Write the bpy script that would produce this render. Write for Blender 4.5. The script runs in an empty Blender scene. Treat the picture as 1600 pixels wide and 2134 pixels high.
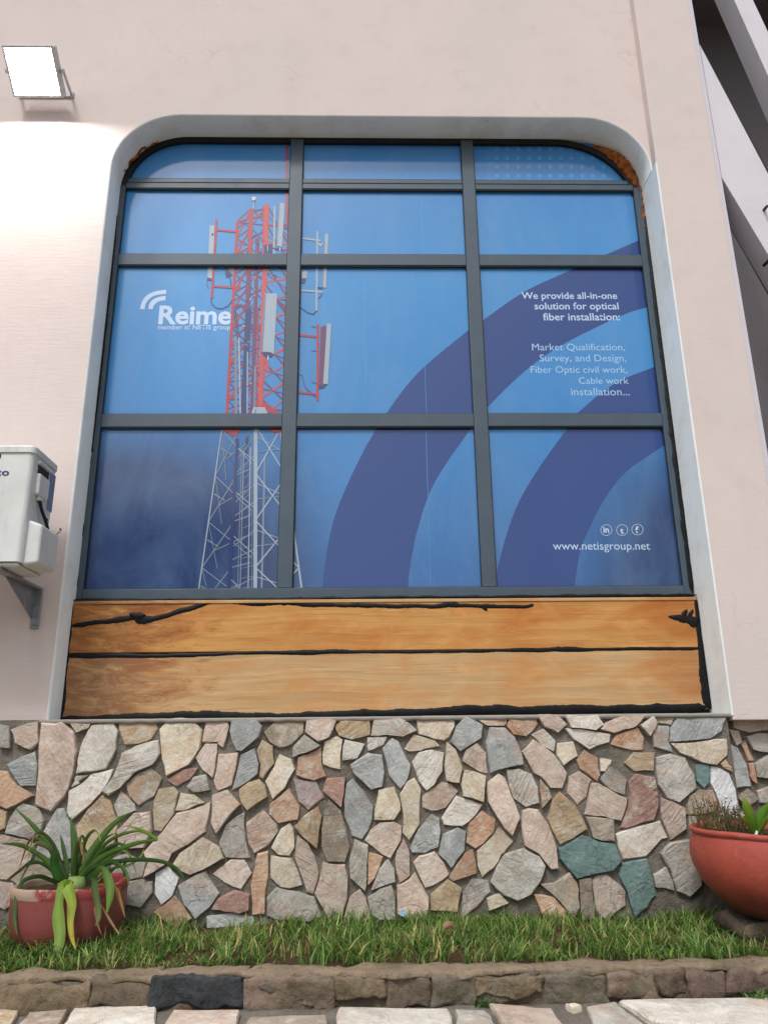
import bpy, bmesh, math, random
from mathutils import Vector, Matrix, noise
R = math.radians
scn = bpy.context.scene
C = scn.collection
random.seed(7)

# ------------------------------------------------------------------ camera
PITCH, YAW, ROLL = R(17.029), R(1.2736), R(-0.6117)
CAMP = Vector((0.0, -3.63, 0.70))
cp, sp, cy, sy = math.cos(PITCH), math.sin(PITCH), math.cos(YAW), math.sin(YAW)
FWD = Vector((sy*cp, cy*cp, sp)); r0 = Vector((cy, -sy, 0)); u0 = r0.cross(FWD)
RGT = r0*math.cos(ROLL) + u0*math.sin(ROLL); UPV = u0*math.cos(ROLL) - r0*math.sin(ROLL)
cam = bpy.data.objects.new('camera', bpy.data.cameras.new('camera')); C.objects.link(cam)
mw = Matrix((RGT, UPV, -FWD)).transposed().to_4x4(); mw.translation = CAMP
cam.matrix_world = mw
cam.data.sensor_fit = 'HORIZONTAL'; cam.data.sensor_width = 36; cam.data.lens = 36.0
cam.data.clip_start = 0.05; cam.data.clip_end = 2000
scn.camera = cam

# ------------------------------------------------------------------ sky, sun, exposure
SUN_EL, SUN_AZ = R(52), R(19)          # azimuth: degrees to the left of straight in front of the wall
w = bpy.data.worlds.new('World'); scn.world = w; w.use_nodes = True
nt = w.node_tree; nt.nodes.clear()
sky = nt.nodes.new('ShaderNodeTexSky'); sky.sky_type = 'NISHITA'; sky.sun_disc = False
sky.sun_elevation = SUN_EL; sky.sun_rotation = math.pi + SUN_AZ
sky.air_density = 1.0; sky.dust_density = 3.0; sky.ozone_density = 1.0
hs = nt.nodes.new('ShaderNodeHueSaturation'); hs.inputs['Saturation'].default_value = 0.4
bg = nt.nodes.new('ShaderNodeBackground'); bg.inputs['Strength'].default_value = 0.15
wo = nt.nodes.new('ShaderNodeOutputWorld')
nt.links.new(sky.outputs[0], hs.inputs['Color']); nt.links.new(hs.outputs[0], bg.inputs['Color'])
nt.links.new(bg.outputs[0], wo.inputs['Surface'])
sl = bpy.data.lights.new('sun', 'SUN'); sl.energy = 1.5; sl.angle = R(10); sl.color = (1, .985, .96)
so = bpy.data.objects.new('sun', sl); C.objects.link(so)
sdir = Vector((-math.sin(SUN_AZ)*math.cos(SUN_EL), -math.cos(SUN_AZ)*math.cos(SUN_EL), math.sin(SUN_EL)))
so.rotation_euler = sdir.to_track_quat('Z', 'Y').to_euler(); so.location = sdir*30
vs = scn.view_settings
vs.view_transform = 'Standard'; vs.look = 'None'; vs.gamma = 1; vs.exposure = 0.08
vs.use_curve_mapping = False

# ------------------------------------------------------------------ helpers
def W(px, py, Y):
    """point of the facade plane y = Y seen at a photo pixel (used to measure sizes off the photo)"""
    d = FWD + RGT*((px-800)/1600) + UPV*((1067-py)/1600)
    return CAMP + d*((Y-CAMP.y)/d.y)
def G(px, py, Z):
    d = FWD + RGT*((px-800)/1600) + UPV*((1067-py)/1600)
    return CAMP + d*((Z-CAMP.z)/d.z)
def s2l(c):
    return tuple(((v/255)/12.92 if v/255 <= .04045 else ((v/255+.055)/1.055)**2.4) for v in c)
def tag(o, label, cat, group=None):
    o['label'] = label; o['category'] = cat
    if group: o['group'] = group
    return o
def empty(name, loc, label=None, cat=None, group=None, kind=None):
    o = bpy.data.objects.new(name, None); C.objects.link(o); o.location = loc; o.empty_display_size = .1
    if label: o['label'] = label
    if cat: o['category'] = cat
    if group: o['group'] = group
    if kind: o['kind'] = kind
    bpy.context.view_layer.update() if False else None
    return o
def wloc(p):
    v = Vector(p.location)
    while p.parent: p = p.parent; v += Vector(p.location)
    return v
def link(name, me, parent=None, origin=(0,0,0)):
    """mesh data given relative to origin (world, no rotations anywhere)"""
    o = bpy.data.objects.new(name, me); C.objects.link(o)
    if parent: o.parent = parent; o.location = Vector(origin) - wloc(parent)
    else: o.location = origin
    return o
def mesh(name, verts, faces, m, parent=None, smooth=False, origin=None):
    """world-space verts"""
    if origin is None:
        n = len(verts); origin = (sum(v[0] for v in verts)/n, sum(v[1] for v in verts)/n, sum(v[2] for v in verts)/n)
    me = bpy.data.meshes.new(name)
    me.from_pydata([(v[0]-origin[0], v[1]-origin[1], v[2]-origin[2]) for v in verts], [], faces)
    if m: me.materials.append(m)
    if smooth: me.polygons.foreach_set('use_smooth', [True]*len(me.polygons))
    me.update()
    return link(name, me, parent, origin)
def frombm(name, bm, m, parent=None, smooth=False, origin=None):
    bmesh.ops.recalc_face_normals(bm, faces=bm.faces)
    vs_ = [v.co.copy() for v in bm.verts]
    bm.verts.index_update()
    fs = [[v.index for v in f.verts] for f in bm.faces]
    bm.free()
    return mesh(name, vs_, fs, m, parent, smooth, origin)
def boxbm(x0, x1, y0, y1, z0, z1, bev=0, seg=1):
    bm = bmesh.new()
    bmesh.ops.create_cube(bm, size=1)
    for v in bm.verts:
        v.co = Vector(((x0+x1)/2 + v.co.x*(x1-x0), (y0+y1)/2 + v.co.y*(y1-y0), (z0+z1)/2 + v.co.z*(z1-z0)))
    if bev: bmesh.ops.bevel(bm, geom=bm.edges[:], offset=bev, segments=seg, affect='EDGES', profile=.5)
    return bm
def box(name, x0, x1, y0, y1, z0, z1, m, parent=None, bev=0, seg=1, smooth=False):
    return frombm(name, boxbm(x0, x1, y0, y1, z0, z1, bev, seg), m, parent, smooth)
def prism(name, pts, y0, y1, m, parent=None):
    """polygon in x,z (counter-clockwise seen from the front) extruded from y0 (front) to y1 (back)"""
    n = len(pts)
    v = [(p[0], y0, p[1]) for p in pts] + [(p[0], y1, p[1]) for p in pts]
    f = [list(range(n)), list(range(2*n-1, n-1, -1))] + [[i, i+n, (i+1) % n + n, (i+1) % n] for i in range(n)]
    bm = bmesh.new(); bv = [bm.verts.new(q) for q in v]
    for q in f: bm.faces.new([bv[i] for i in q])
    bmesh.ops.triangulate(bm, faces=[fc for fc in bm.faces if len(fc.verts) > 4])
    return frombm(name, bm, m, parent)
def tubev(pts, rad, n=8, caps=True):
    """verts, faces of a tube; rad float or list"""
    pts = [Vector(p) for p in pts]; V = []; F = []
    if not isinstance(rad, (list, tuple)): rad = [rad]*len(pts)
    up = Vector((0.13, .21, .97))
    for i, p in enumerate(pts):
        t = (pts[min(i+1, len(pts)-1)] - pts[max(i-1, 0)]).normalized()
        a = t.cross(up)
        if a.length < .05: a = t.cross(Vector((1, 0, 0)))
        a.normalize(); b = t.cross(a)
        for k in range(n):
            an = 2*math.pi*k/n
            V.append(p + (a*math.cos(an) + b*math.sin(an))*rad[i])
    for i in range(len(pts)-1):
        for k in range(n):
            F.append([i*n+k, i*n+(k+1) % n, (i+1)*n+(k+1) % n, (i+1)*n+k])
    if caps: F.append(list(range(n))[::-1]); F.append([(len(pts)-1)*n+k for k in range(n)])
    return V, F
def tube(name, pts, rad, m, parent=None, n=8):
    V, F = tubev(pts, rad, n); return mesh(name, V, F, m, parent, True)
def lathe(name, prof, cx, cy_, m, parent=None, n=48, wob=0.0, sq=0.0):
    V = []; F = []
    for (r_, z) in prof:
        for k in range(n):
            a = 2*math.pi*k/n; c, s = math.cos(a), math.sin(a)
            rr = r_*(1 + wob*noise.noise((c*1.5, s*1.5, z*3)))
            if sq:   # superellipse
                e = 2/(2+sq); c = math.copysign(abs(c)**e, c); s = math.copysign(abs(s)**e, s)
            zz = z + wob*.25*noise.noise((c*2.2, s*2.2, z*9+4))*min(1, r_*8)
            V.append((cx+rr*c, cy_+rr*s, zz))
    for i in range(len(prof)-1):
        for k in range(n):
            F.append([i*n+k, i*n+(k+1) % n, (i+1)*n+(k+1) % n, (i+1)*n+k])
    return mesh(name, V, F, m, parent, True)
def catmull(p, k=8):
    out = []; p = [Vector(q) for q in p]
    for i in range(len(p)-1):
        a, b, c, d = p[max(i-1, 0)], p[i], p[i+1], p[min(i+2, len(p)-1)]
        for j in range(k):
            t = j/k
            out.append(.5*((2*b) + (c-a)*t + (2*a-5*b+4*c-d)*t*t + (3*b-a-3*c+d)*t**3))
    out.append(p[-1]); return out

# ------------------------------------------------------------------ materials
class NM:
    """small node-material builder"""
    def __init__(s, name, rough=.8, spec=.3, metal=0):
        s.m = bpy.data.materials.new(name); s.m.use_nodes = True
        s.t = s.m.node_tree; s.t.nodes.clear()
        s.o = s.n('ShaderNodeOutputMaterial'); s.b = s.n('ShaderNodeBsdfPrincipled')
        s.l(s.b.outputs[0], s.o.inputs['Surface'])
        s.b.inputs['Roughness'].default_value = rough; s.b.inputs['Specular IOR Level'].default_value = spec
        s.b.inputs['Metallic'].default_value = metal
    def n(s, t, **k):
        q = s.t.nodes.new(t)
        for a, b in k.items(): setattr(q, a, b)
        return q
    def l(s, a, b): s.t.links.new(a, b)
    def coord(s, kind='Object', scale=(1, 1, 1), rot=(0, 0, 0), rnd=False):
        tc = s.n('ShaderNodeTexCoord'); v = tc.outputs[kind]
        if rnd:
            oi = s.n('ShaderNodeObjectInfo')
            ml = s.n('ShaderNodeMath', operation='MULTIPLY'); ml.inputs[1].default_value = 37.0; s.l(oi.outputs['Random'], ml.inputs[0])
            vr = s.n('ShaderNodeVectorRotate', rotation_type='Y_AXIS'); s.l(v, vr.inputs['Vector']); s.l(ml.outputs[0], vr.inputs['Angle'])
            ad = s.n('ShaderNodeVectorMath', operation='ADD'); s.l(vr.outputs[0], ad.inputs[0]); s.l(ml.outputs[0], ad.inputs[1]); v = ad.outputs[0]
        mp = s.n('ShaderNodeMapping'); mp.inputs['Scale'].default_value = scale; mp.inputs['Rotation'].default_value = rot
        s.l(v, mp.inputs['Vector']); return mp.outputs[0]
    def noise(s, v, scale=5, detail=4, rough=.55, dist=0):
        q = s.n('ShaderNodeTexNoise'); s.l(v, q.inputs['Vector'])
        q.inputs['Scale'].default_value = scale; q.inputs['Detail'].default_value = detail
        q.inputs['Roughness'].default_value = rough; q.inputs['Distortion'].default_value = dist
        return q.outputs['Fac']
    def ramp(s, f, stops, interp='LINEAR'):
        q = s.n('ShaderNodeValToRGB'); s.l(f, q.inputs[0]); e = q.color_ramp.elements; q.color_ramp.interpolation = interp
        while len(e) > 1: e.remove(e[0])
        for i, (p, c) in enumerate(stops):
            el = e[0] if i == 0 else e.new(p)
            el.position = p; el.color = (c, c, c, 1) if isinstance(c, (int, float)) else (*c[:3], 1)
        return q.outputs[0]
    def mix(s, f, a, b, mode='MIX'):
        q = s.n('ShaderNodeMix', data_type='RGBA', blend_type=mode)
        for k, x in ((0, f), (6, a), (7, b)):
            if isinstance(x, (int, float)): q.inputs[k].default_value = x if k == 0 else (x, x, x, 1)
            elif isinstance(x, (tuple, list)): q.inputs[k].default_value = (*x[:3], 1)
            else: s.l(x, q.inputs[k])
        return q.outputs[2]
    def math(s, op, a, b=0.0):
        q = s.n('ShaderNodeMath', operation=op)
        for k, x in ((0, a), (1, b)):
            if isinstance(x, (int, float)): q.inputs[k].default_value = x
            else: s.l(x, q.inputs[k])
        return q.outputs[0]
    def color(s, c):
        if isinstance(c, (tuple, list)): s.b.inputs['Base Color'].default_value = (*c[:3], 1)
        else: s.l(c, s.b.inputs['Base Color'])
        return s
    def bump(s, h, strength=.3, dist=.01, prev=None):
        q = s.n('ShaderNodeBump'); q.inputs['Strength'].default_value = strength; q.inputs['Distance'].default_value = dist
        s.l(h, q.inputs['Height'])
        if prev: s.l(prev, q.inputs['Normal'])
        s.l(q.outputs[0], s.b.inputs['Normal']); return q.outputs[0]
def plain(name, rgb, rough=.6, spec=.3, metal=0, var=.12, scale=20, bump=.0):
    q = NM(name, rough, spec, metal); c = s2l(rgb); v = q.coord()
    f = q.noise(v, scale, 5)
    q.color(q.mix(q.ramp(f, [(.3, 0), (.7, 1)]), tuple(x*(1-var) for x in c), tuple(min(1, x*(1+var)) for x in c)))
    if bump: q.bump(f, bump, .004)
    return q.m

def plaster(name, rgb, dirt=.5, crack=True):
    q = NM(name, .88, .15); v = q.coord()
    c = s2l(rgb)
    big = q.noise(v, .9, 5, .6); mid = q.noise(v, 6, 6, .62); fine = q.noise(v, 90, 4, .6)
    col = q.mix(q.ramp(big, [(.3, 0), (.7, 1)]), tuple(x*.94 for x in c), (c[0]*1.03, c[1]*1.01, c[2]*1.0))
    col = q.mix(q.math('MULTIPLY', q.ramp(mid, [(.50, 0), (.72, 1)]), .42*dirt), col, (c[0]*.78, c[1]*.72, c[2]*.70))
    # hand-trowel streaks
    vs1 = q.coord(scale=(3, 3, 26)); st = q.noise(vs1, 3.0, 5, .65, .6)
    spots = q.ramp(q.noise(v, 34, 2, .4), [(.77, 0), (.80, 1)])
    col = q.mix(q.math('MULTIPLY', spots, .35*dirt), col, (c[0]*.55, c[1]*.5, c[2]*.5))
    # rain-washed streaks, long and thin
    vs2 = q.coord(scale=(14, 14, .7)); ws = q.ramp(q.noise(vs2, 2.0, 4, .6), [(.58, 0), (.8, 1)])
    col = q.mix(q.math('MULTIPLY', ws, .32*dirt), col, (c[0]*.75, c[1]*.73, c[2]*.74))
    h = q.math('ADD', q.math('MULTIPLY', fine, .25), q.math('ADD', q.math('MULTIPLY', st, .8), mid))
    if crack:
        vo = q.n('ShaderNodeTexVoronoi', feature='DISTANCE_TO_EDGE'); 
        dv = q.n('ShaderNodeTexNoise'); dv.inputs['Scale'].default_value = 2.2; dv.inputs['Detail'].default_value = 6; q.l(v, dv.inputs['Vector'])
        av = q.n('ShaderNodeVectorMath', operation='ADD'); q.l(v, av.inputs[0]); q.l(dv.outputs['Color'], av.inputs[1])
        q.l(av.outputs[0], vo.inputs['Vector']); vo.inputs['Scale'].default_value = .9
        ck = q.ramp(vo.outputs['Distance'], [(.0, 1), (.006, 0)])
        msk = q.ramp(q.noise(v, 1.4, 3, .5), [(.5, 0), (.62, 1)])
        ck = q.math('MULTIPLY', ck, msk)
        col = q.mix(q.math('MULTIPLY', ck, .3), col, (c[0]*.55, c[1]*.5, c[2]*.48))
        h = q.math('SUBTRACT', h, q.math('MULTIPLY', ck, .8))
    q.color(col); q.bump(h, .22, .005)
    return q.m

M = {}
M['pink'] = plaster('pink_plaster', (215, 203, 199))
M['mint'] = plaster('pale_mint_paint', (236, 244, 246), 1.4, False)
M['lav'] = plaster('lavender_white_paint', (214, 212, 220), .5, False)
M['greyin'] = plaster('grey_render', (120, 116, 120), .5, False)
M['cement'] = plaster('cement_grey', (150, 145, 138), 1.2, False)

def frame_mat():
    q = NM('slate_powder_coat', .42, .4); v = q.coord()
    c = s2l((68, 83, 96))
    f = q.noise(v, 9, 6, .65); g = q.noise(q.coord(scale=(1, 1, 40)), 4, 4)
    col = q.mix(q.ramp(f, [(.3, 0), (.75, 1)]), tuple(x*.9 for x in c), tuple(x*1.1 for x in c))
    col = q.mix(q.ramp(q.noise(v, 160, 2, .5), [(.66, 0), (.75, .35)]), col, s2l((130, 136, 140)))
    q.color(col); q.bump(q.noise(v, 300, 2), .05, .001)
    q.l(q.ramp(f, [(.2, .36), (.8, .55)]), q.b.inputs['Roughness'])
    return q.m
M['frame'] = frame_mat()
M['gasket'] = plain('black_gasket', (22, 22, 24), .6)
def seal_mat():
    q = NM('black_sealant', .55, .2); v = q.coord()
    q.color(q.mix(q.noise(v, 40, 3), s2l((10, 10, 12)), s2l((24, 24, 27))))
    q.bump(q.noise(q.coord(scale=(1, 1, 3)), 40, 4), .5, .003); return q.m
M['seal'] = seal_mat()

def glass_mat():
    m = bpy.data.materials.new('window_glass'); m.use_nodes = True; t = m.node_tree; t.nodes.clear()
    o = t.nodes.new('ShaderNodeOutputMaterial'); mx = t.nodes.new('ShaderNodeMixShader'); tr = t.nodes.new('ShaderNodeBsdfTransparent')
    gl = t.nodes.new('ShaderNodeBsdfGlossy'); fr = t.nodes.new('ShaderNodeFresnel'); fr.inputs['IOR'].default_value = 1.62
    gl.inputs['Roughness'].default_value = .035; gl.inputs['Color'].default_value = (1, 1, 1, 1)
    tr.inputs['Color'].default_value = (.97, .985, .99, 1)
    tc = t.nodes.new('ShaderNodeTexCoord'); nz = t.nodes.new('ShaderNodeTexNoise'); nz.inputs['Scale'].default_value = 2.2; nz.inputs['Detail'].default_value = 1
    bp = t.nodes.new('ShaderNodeBump'); bp.inputs['Strength'].default_value = .06; bp.inputs['Distance'].default_value = .01
    t.links.new(tc.outputs['Object'], nz.inputs['Vector']); t.links.new(nz.outputs['Fac'], bp.inputs['Height'])
    t.links.new(bp.outputs[0], gl.inputs['Normal'])
    t.links.new(fr.outputs[0], mx.inputs[0]); t.links.new(tr.outputs[0], mx.inputs[1]); t.links.new(gl.outputs[0], mx.inputs[2])
    t.links.new(mx.outputs[0], o.inputs['Surface']); return m
M['glass'] = glass_mat()
def clear_mat():
    m = bpy.data.materials.new('clear_back_of_glass'); m.use_nodes = True; t = m.node_tree; t.nodes.clear()
    o = t.nodes.new('ShaderNodeOutputMaterial'); tr = t.nodes.new('ShaderNodeBsdfTransparent'); t.links.new(tr.outputs[0], o.inputs['Surface']); return m
M['clear'] = clear_mat()

def coat(q):
    q.b.inputs['Coat Weight'].default_value = 1; q.b.inputs['Coat Roughness'].default_value = .03; q.b.inputs['Coat IOR'].default_value = 1.5
    v = q.coord('Object'); h = q.math('ADD', q.math('MULTIPLY', q.noise(v, 260, 2, .6), .10), q.noise(v, 2.5, 2, .5)); bp = q.n('ShaderNodeBump'); bp.inputs['Strength'].default_value = .12; bp.inputs['Distance'].default_value = .01
    q.l(h, bp.inputs['Height']); q.l(bp.outputs[0], q.b.inputs['Coat Normal'])
def film_mat():
    """printed blue sky of the window film: a printed gradient with print grain, dark reflections painted in"""
    q = NM('blue_printed_film', .55, .2); v = q.coord()
    sx = q.n('ShaderNodeSeparateXYZ'); q.l(v, sx.inputs[0])
    g = q.math('ADD', q.math('MULTIPLY', sx.outputs['Z'], .32), .46)
    col = q.ramp(g, [(0, s2l((28, 88, 150))), (.28, s2l((36, 122, 188))), (.6, s2l((44, 136, 200))), (1, s2l((38, 118, 190)))])
    # dark reflections of trees and house, painted as indigo into the lower corners
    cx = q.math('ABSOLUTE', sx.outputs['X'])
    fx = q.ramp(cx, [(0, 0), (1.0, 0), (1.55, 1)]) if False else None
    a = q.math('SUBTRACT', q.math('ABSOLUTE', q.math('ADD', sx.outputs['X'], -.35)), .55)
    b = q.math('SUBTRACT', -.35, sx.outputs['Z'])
    dark_reflection = q.math('MULTIPLY', q.ramp(a, [(.0, 0), (1, 1)]), q.ramp(b, [(.0, 0), (.95, 1)]))
    col = q.mix(q.math('MINIMUM', q.math('MULTIPLY', dark_reflection, 2.6), .93), col, s2l((16, 30, 80)))
    gr = q.noise(v, 420, 2, .7)
    cl = q.noise(v, 14, 6, .7)
    col = q.mix(q.ramp(gr, [(.35, 0), (.75, .16)]), col, s2l((120, 165, 215)))
    col = q.mix(q.ramp(cl, [(.4, 0), (.8, .14)]), col, s2l((36, 86, 160)))
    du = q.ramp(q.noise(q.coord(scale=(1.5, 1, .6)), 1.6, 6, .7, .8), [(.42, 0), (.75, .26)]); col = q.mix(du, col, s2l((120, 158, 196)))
    sp_ = q.ramp(q.noise(v, 70, 3, .6), [(.70, 0), (.76, .3)]); col = q.mix(sp_, col, s2l((30, 84, 150)))
    q.color(col); coat(q); return q.m
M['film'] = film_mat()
def prt(name, rgb, var=.06, alpha=None):
    q = NM(name, .55, .2); v = q.coord(); c = s2l(rgb)
    gr = q.noise(v, 420, 2, .7); cl = q.noise(v, 12, 5, .65)
    col = q.mix(q.ramp(gr, [(.3, 0), (.75, 1)]), tuple(x*(1-var) for x in c), tuple(x*(1+var) for x in c))
    col = q.mix(q.ramp(cl, [(.4, 0), (.8, .22)]), col, tuple(x*.85 for x in c))
    q.color(col); coat(q); return q.m
M['ring'] = prt('indigo_print', (30, 64, 128), .12)
M['dot'] = prt('pale_dot_print', (72, 150, 206))
M['white'] = prt('white_print', (184, 206, 232))
M['pale'] = prt('pale_blue_print', (158, 196, 230))
M['red'] = prt('red_print', (166, 58, 70), .15)
M['orange'] = prt('orange_red_print', (190, 74, 72), .15)
M['maroon'] = prt('maroon_print', (104, 62, 98), .2)
M['navy'] = prt('navy_print', (46, 58, 108), .2)
M['pgrey'] = prt('grey_print', (112, 128, 150), .15)
M['plight'] = prt('light_grey_print', (152, 168, 184), .1)

def wood_mat(name, base, rust, dark):
    q = NM(name, .5, .35); v = q.coord()
    sx = q.n('ShaderNodeSeparateXYZ'); q.l(v, sx.inputs[0])
    # wavy stretched grain
    wob = q.n('ShaderNodeTexNoise'); wob.inputs['Scale'].default_value = 1.3; wob.inputs['Detail'].default_value = 3; q.l(v, wob.inputs['Vector'])
    wv = q.n('ShaderNodeVectorMath', operation='SCALE'); wv.inputs['Scale'].default_value = .09; q.l(wob.outputs['Color'], wv.inputs[0])
    ad = q.n('ShaderNodeVectorMath', operation='ADD'); q.l(v, ad.inputs[0]); q.l(wv.outputs[0], ad.inputs[1])
    mp = q.n('ShaderNodeMapping'); mp.inputs['Scale'].default_value = (.9, 1, 26); q.l(ad.outputs[0], mp.inputs['Vector'])
    g1 = q.noise(mp.outputs[0], 1.6, 6, .6); 
    mp2 = q.n('ShaderNodeMapping'); mp2.inputs['Scale'].default_value = (1.6, 1, 170); q.l(ad.outputs[0], mp2.inputs['Vector'])
    g2 = q.noise(mp2.outputs[0], 1.5, 3, .5)
    col = q.mix(q.ramp(g1, [(.32, 0), (.62, 1)]), s2l(base), tuple(x*.76 for x in s2l(base)))
    col = q.mix(q.ramp(g2, [(.54, 0), (.70, .38)]), col, s2l(dark))
    # varnish blotches and burnt ends
    bl = q.noise(q.coord(scale=(1, 1, 2.6)), 2.4, 6, .62, .5)
    col = q.mix(q.ramp(bl, [(.46, 0), (.66, .9)]), col, s2l(rust))
    kn = q.ramp(q.noise(q.coord(scale=(1.4, 1, 3)), 3.1, 5, .6, 1.0), [(.56, 0), (.75, .3)])
    col = q.mix(kn, col, tuple(min(.9, x*1.25) for x in s2l(base)))
    en = q.ramp(q.math('ADD', q.math('MULTIPLY', sx.outputs['X'], -.8), q.math('MULTIPLY', bl, 1.1)), [(1.15, 0), (1.7, 1)] if False else [(0, 0), (.99, 0), (1, 0)])
    lf = q.math('SUBTRACT', q.math('MULTIPLY', sx.outputs['X'], -1), .78)           # left end
    le = q.ramp(q.math('ADD', q.math('MINIMUM', q.math('MULTIPLY', lf, .42), .20), q.noise(q.coord(scale=(1.0, 1, 3.6)), 4.5, 8, .74, .7)), [(.55, 0), (.74, .7)])
    col = q.mix(le, col, s2l(dark))
    rt = q.math('SUBTRACT', sx.outputs['X'], 1.05)
    re = q.ramp(q.math('MULTIPLY', rt, q.math('MULTIPLY', bl, 3.0)), [(.25, 0), (.9, .6)])
    col = q.mix(re, col, s2l((150, 84, 36)))
    # pale flakes where the varnish lifted
    fl = q.math('MULTIPLY', q.ramp(q.noise(q.coord(scale=(6, 1, 22)), 2.2, 3, .5), [(.68, 0), (.72, 1)]), q.ramp(lf, [(0, 0), (.3, 1)]))
    col = q.mix(q.math('MULTIPLY', fl, .7), col, s2l((214, 170, 128)))
    # scratches
    sc = q.ramp(q.noise(q.coord(scale=(2.5, 1, 90), rot=(0, R(6), 0)), 2.0, 1, .3), [(.745, 0), (.765, .5)])
    col = q.mix(sc, col, s2l((232, 196, 150)))
    q.color(col)
    q.bump(q.math('ADD', g1, q.math('MULTIPLY', g2, .6)), .25, .003)
    q.l(q.ramp(bl, [(.3, .42), (.8, .62)]), q.b.inputs['Roughness'])
    return q.m
M['wood1'] = wood_mat('varnished_amber_wood', (208, 154, 86), (180, 108, 44), (116, 60, 30))
M['wood2'] = wood_mat('weathered_tan_wood', (202, 166, 118), (188, 134, 78), (120, 68, 44))

STC = {'w': ((212, 208, 199), (182, 172, 160)), 'b': ((172, 175, 174), (140, 142, 140)), 'g': ((176, 172, 163), (142, 136, 127)), 'c': ((206, 196, 177), (180, 162, 138)), 'p': ((200, 184, 171), (172, 151, 136)), 't': ((190, 172, 144), (154, 131, 104)), 'o': ((190, 161, 136), (166, 128, 102)), 'r': ((174, 142, 130), (150, 117, 106)), 'n': ((164, 152, 136), (130, 119, 106)), 'q': ((178, 164, 162), (150, 132, 130)), 'W': ((230, 231, 230), (198, 200, 202)), 'T': ((118, 142, 138), (90, 114, 112)), 'd': ((74, 80, 86), (44, 48, 54)), 'k': ((158, 128, 98), (102, 82, 62))}
def stone_mat(k, rough=.82):
    a, b = STC[k]; q = NM('stone_'+k, rough, .25); a, b = s2l(a), s2l(b)
    v = q.coord(rnd=True); oi = q.n('ShaderNodeObjectInfo')
    n1 = q.noise(v, 9, 6, .65, .4); n2 = q.noise(v, 60, 4, .6)
    mp = q.n('ShaderNodeMapping'); mp.inputs['Scale'].default_value = (4, 4, 34); q.l(v, mp.inputs['Vector'])
    st = q.noise(mp.outputs[0], 1.1, 6, .6, 1.6)
    sm_ = q.ramp(q.noise(v, 4, 3), [(.42, .12), (.62, 1)])
    st = q.math('MULTIPLY', st, sm_)
    col = q.mix(q.ramp(n1, [(.38, 0), (.68, 1)]), a, b)
    col = q.mix(q.ramp(st, [(.40, 0), (.66, .5)]), col, tuple(x*.62 for x in b))
    col = q.mix(q.ramp(n2, [(.5, 0), (.75, .4)]), col, tuple(min(.9, x*1.25) for x in a))
    # rusty staining and grey lichen, following the wall rather than the stone
    wc = q.n('ShaderNodeNewGeometry'); wn = q.noise(wc.outputs['Position'], 7.5, 5, .65, .6); wn2 = q.noise(wc.outputs['Position'], 16, 5, .7)
    col = q.mix(q.ramp(wn, [(.55, 0), (.70, .5)]), col, s2l((178, 136, 104)) if k not in 'TW' else a)
    col = q.mix(q.ramp(wn2, [(.52, 0), (.68, .6)]), col, s2l((202, 200, 193)) if k not in 'T' else s2l((140, 156, 150)))
    gr = q.noise(v, 190, 3, .7); col = q.mix(q.ramp(gr, [(.52, 0), (.70, .35)]), col, tuple(x*.5 for x in b))
    # thin dark veins
    vo = q.n('ShaderNodeTexVoronoi', feature='DISTANCE_TO_EDGE'); vo.inputs['Scale'].default_value = 7
    dn = q.n('ShaderNodeTexNoise'); dn.inputs['Scale'].default_value = 8; dn.inputs['Detail'].default_value = 5; q.l(v, dn.inputs['Vector'])
    sc = q.n('ShaderNodeVectorMath', operation='SCALE'); sc.inputs['Scale'].default_value = .22; q.l(dn.outputs['Color'], sc.inputs[0])
    ad = q.n('ShaderNodeVectorMath', operation='ADD'); q.l(v, ad.inputs[0]); q.l(sc.outputs[0], ad.inputs[1]); q.l(ad.outputs[0], vo.inputs['Vector'])
    ve = q.math('MULTIPLY', q.ramp(vo.outputs['Distance'], [(0, 1), (.022, 0)]), q.ramp(q.noise(v, 5, 2), [(.48, 0), (.6, 1)]))
    col = q.mix(q.math('MULTIPLY', ve, .32), col, tuple(x*.3 for x in b))
    # each stone a little lighter or darker
    br = q.math('ADD', q.math('MULTIPLY', oi.outputs['Random'], .32), .90)
    col = q.mix(1.0, col, br, 'MULTIPLY')
    q.color(col)
    h = q.math('ADD', q.math('MULTIPLY', st, 1.2), q.math('ADD', n1, q.math('ADD', q.math('MULTIPLY', n2, .55), q.math('MULTIPLY', gr, .15))))
    q.bump(q.math('SUBTRACT', h, q.math('MULTIPLY', ve, .25)), .75, .012)
    return q.m
for k_ in STC: M['s_'+k_] = stone_mat(k_)
def mortar_mat():
    q = NM('rough_mortar', .95, .1); v = q.coord()
    n1 = q.noise(v, 5, 6, .65); n2 = q.noise(v, 70, 5, .65)
    col = q.mix(q.ramp(n1, [(.3, 0), (.7, 1)]), s2l((106, 101, 94)), s2l((134, 128, 118)))
    col = q.mix(q.ramp(n2, [(.45, 0), (.75, .6)]), col, s2l((84, 79, 72)))
    col = q.mix(q.ramp(q.noise(v, 2.4, 4), [(.6, 0), (.75, .5)]), col, s2l((98, 92, 70)))
    q.color(col); q.bump(q.math('ADD', n1, n2), .8, .012); return q.m
M['mortar'] = mortar_mat()
def soil_mat():
    q = NM('damp_soil', .95, .1); v = q.coord(); n1 = q.noise(v, 30, 6, .7)
    q.color(q.mix(n1, s2l((40, 32, 24)), s2l((92, 76, 56)))); q.bump(n1, .9, .02); return q.m
M['soil'] = soil_mat()
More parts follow.
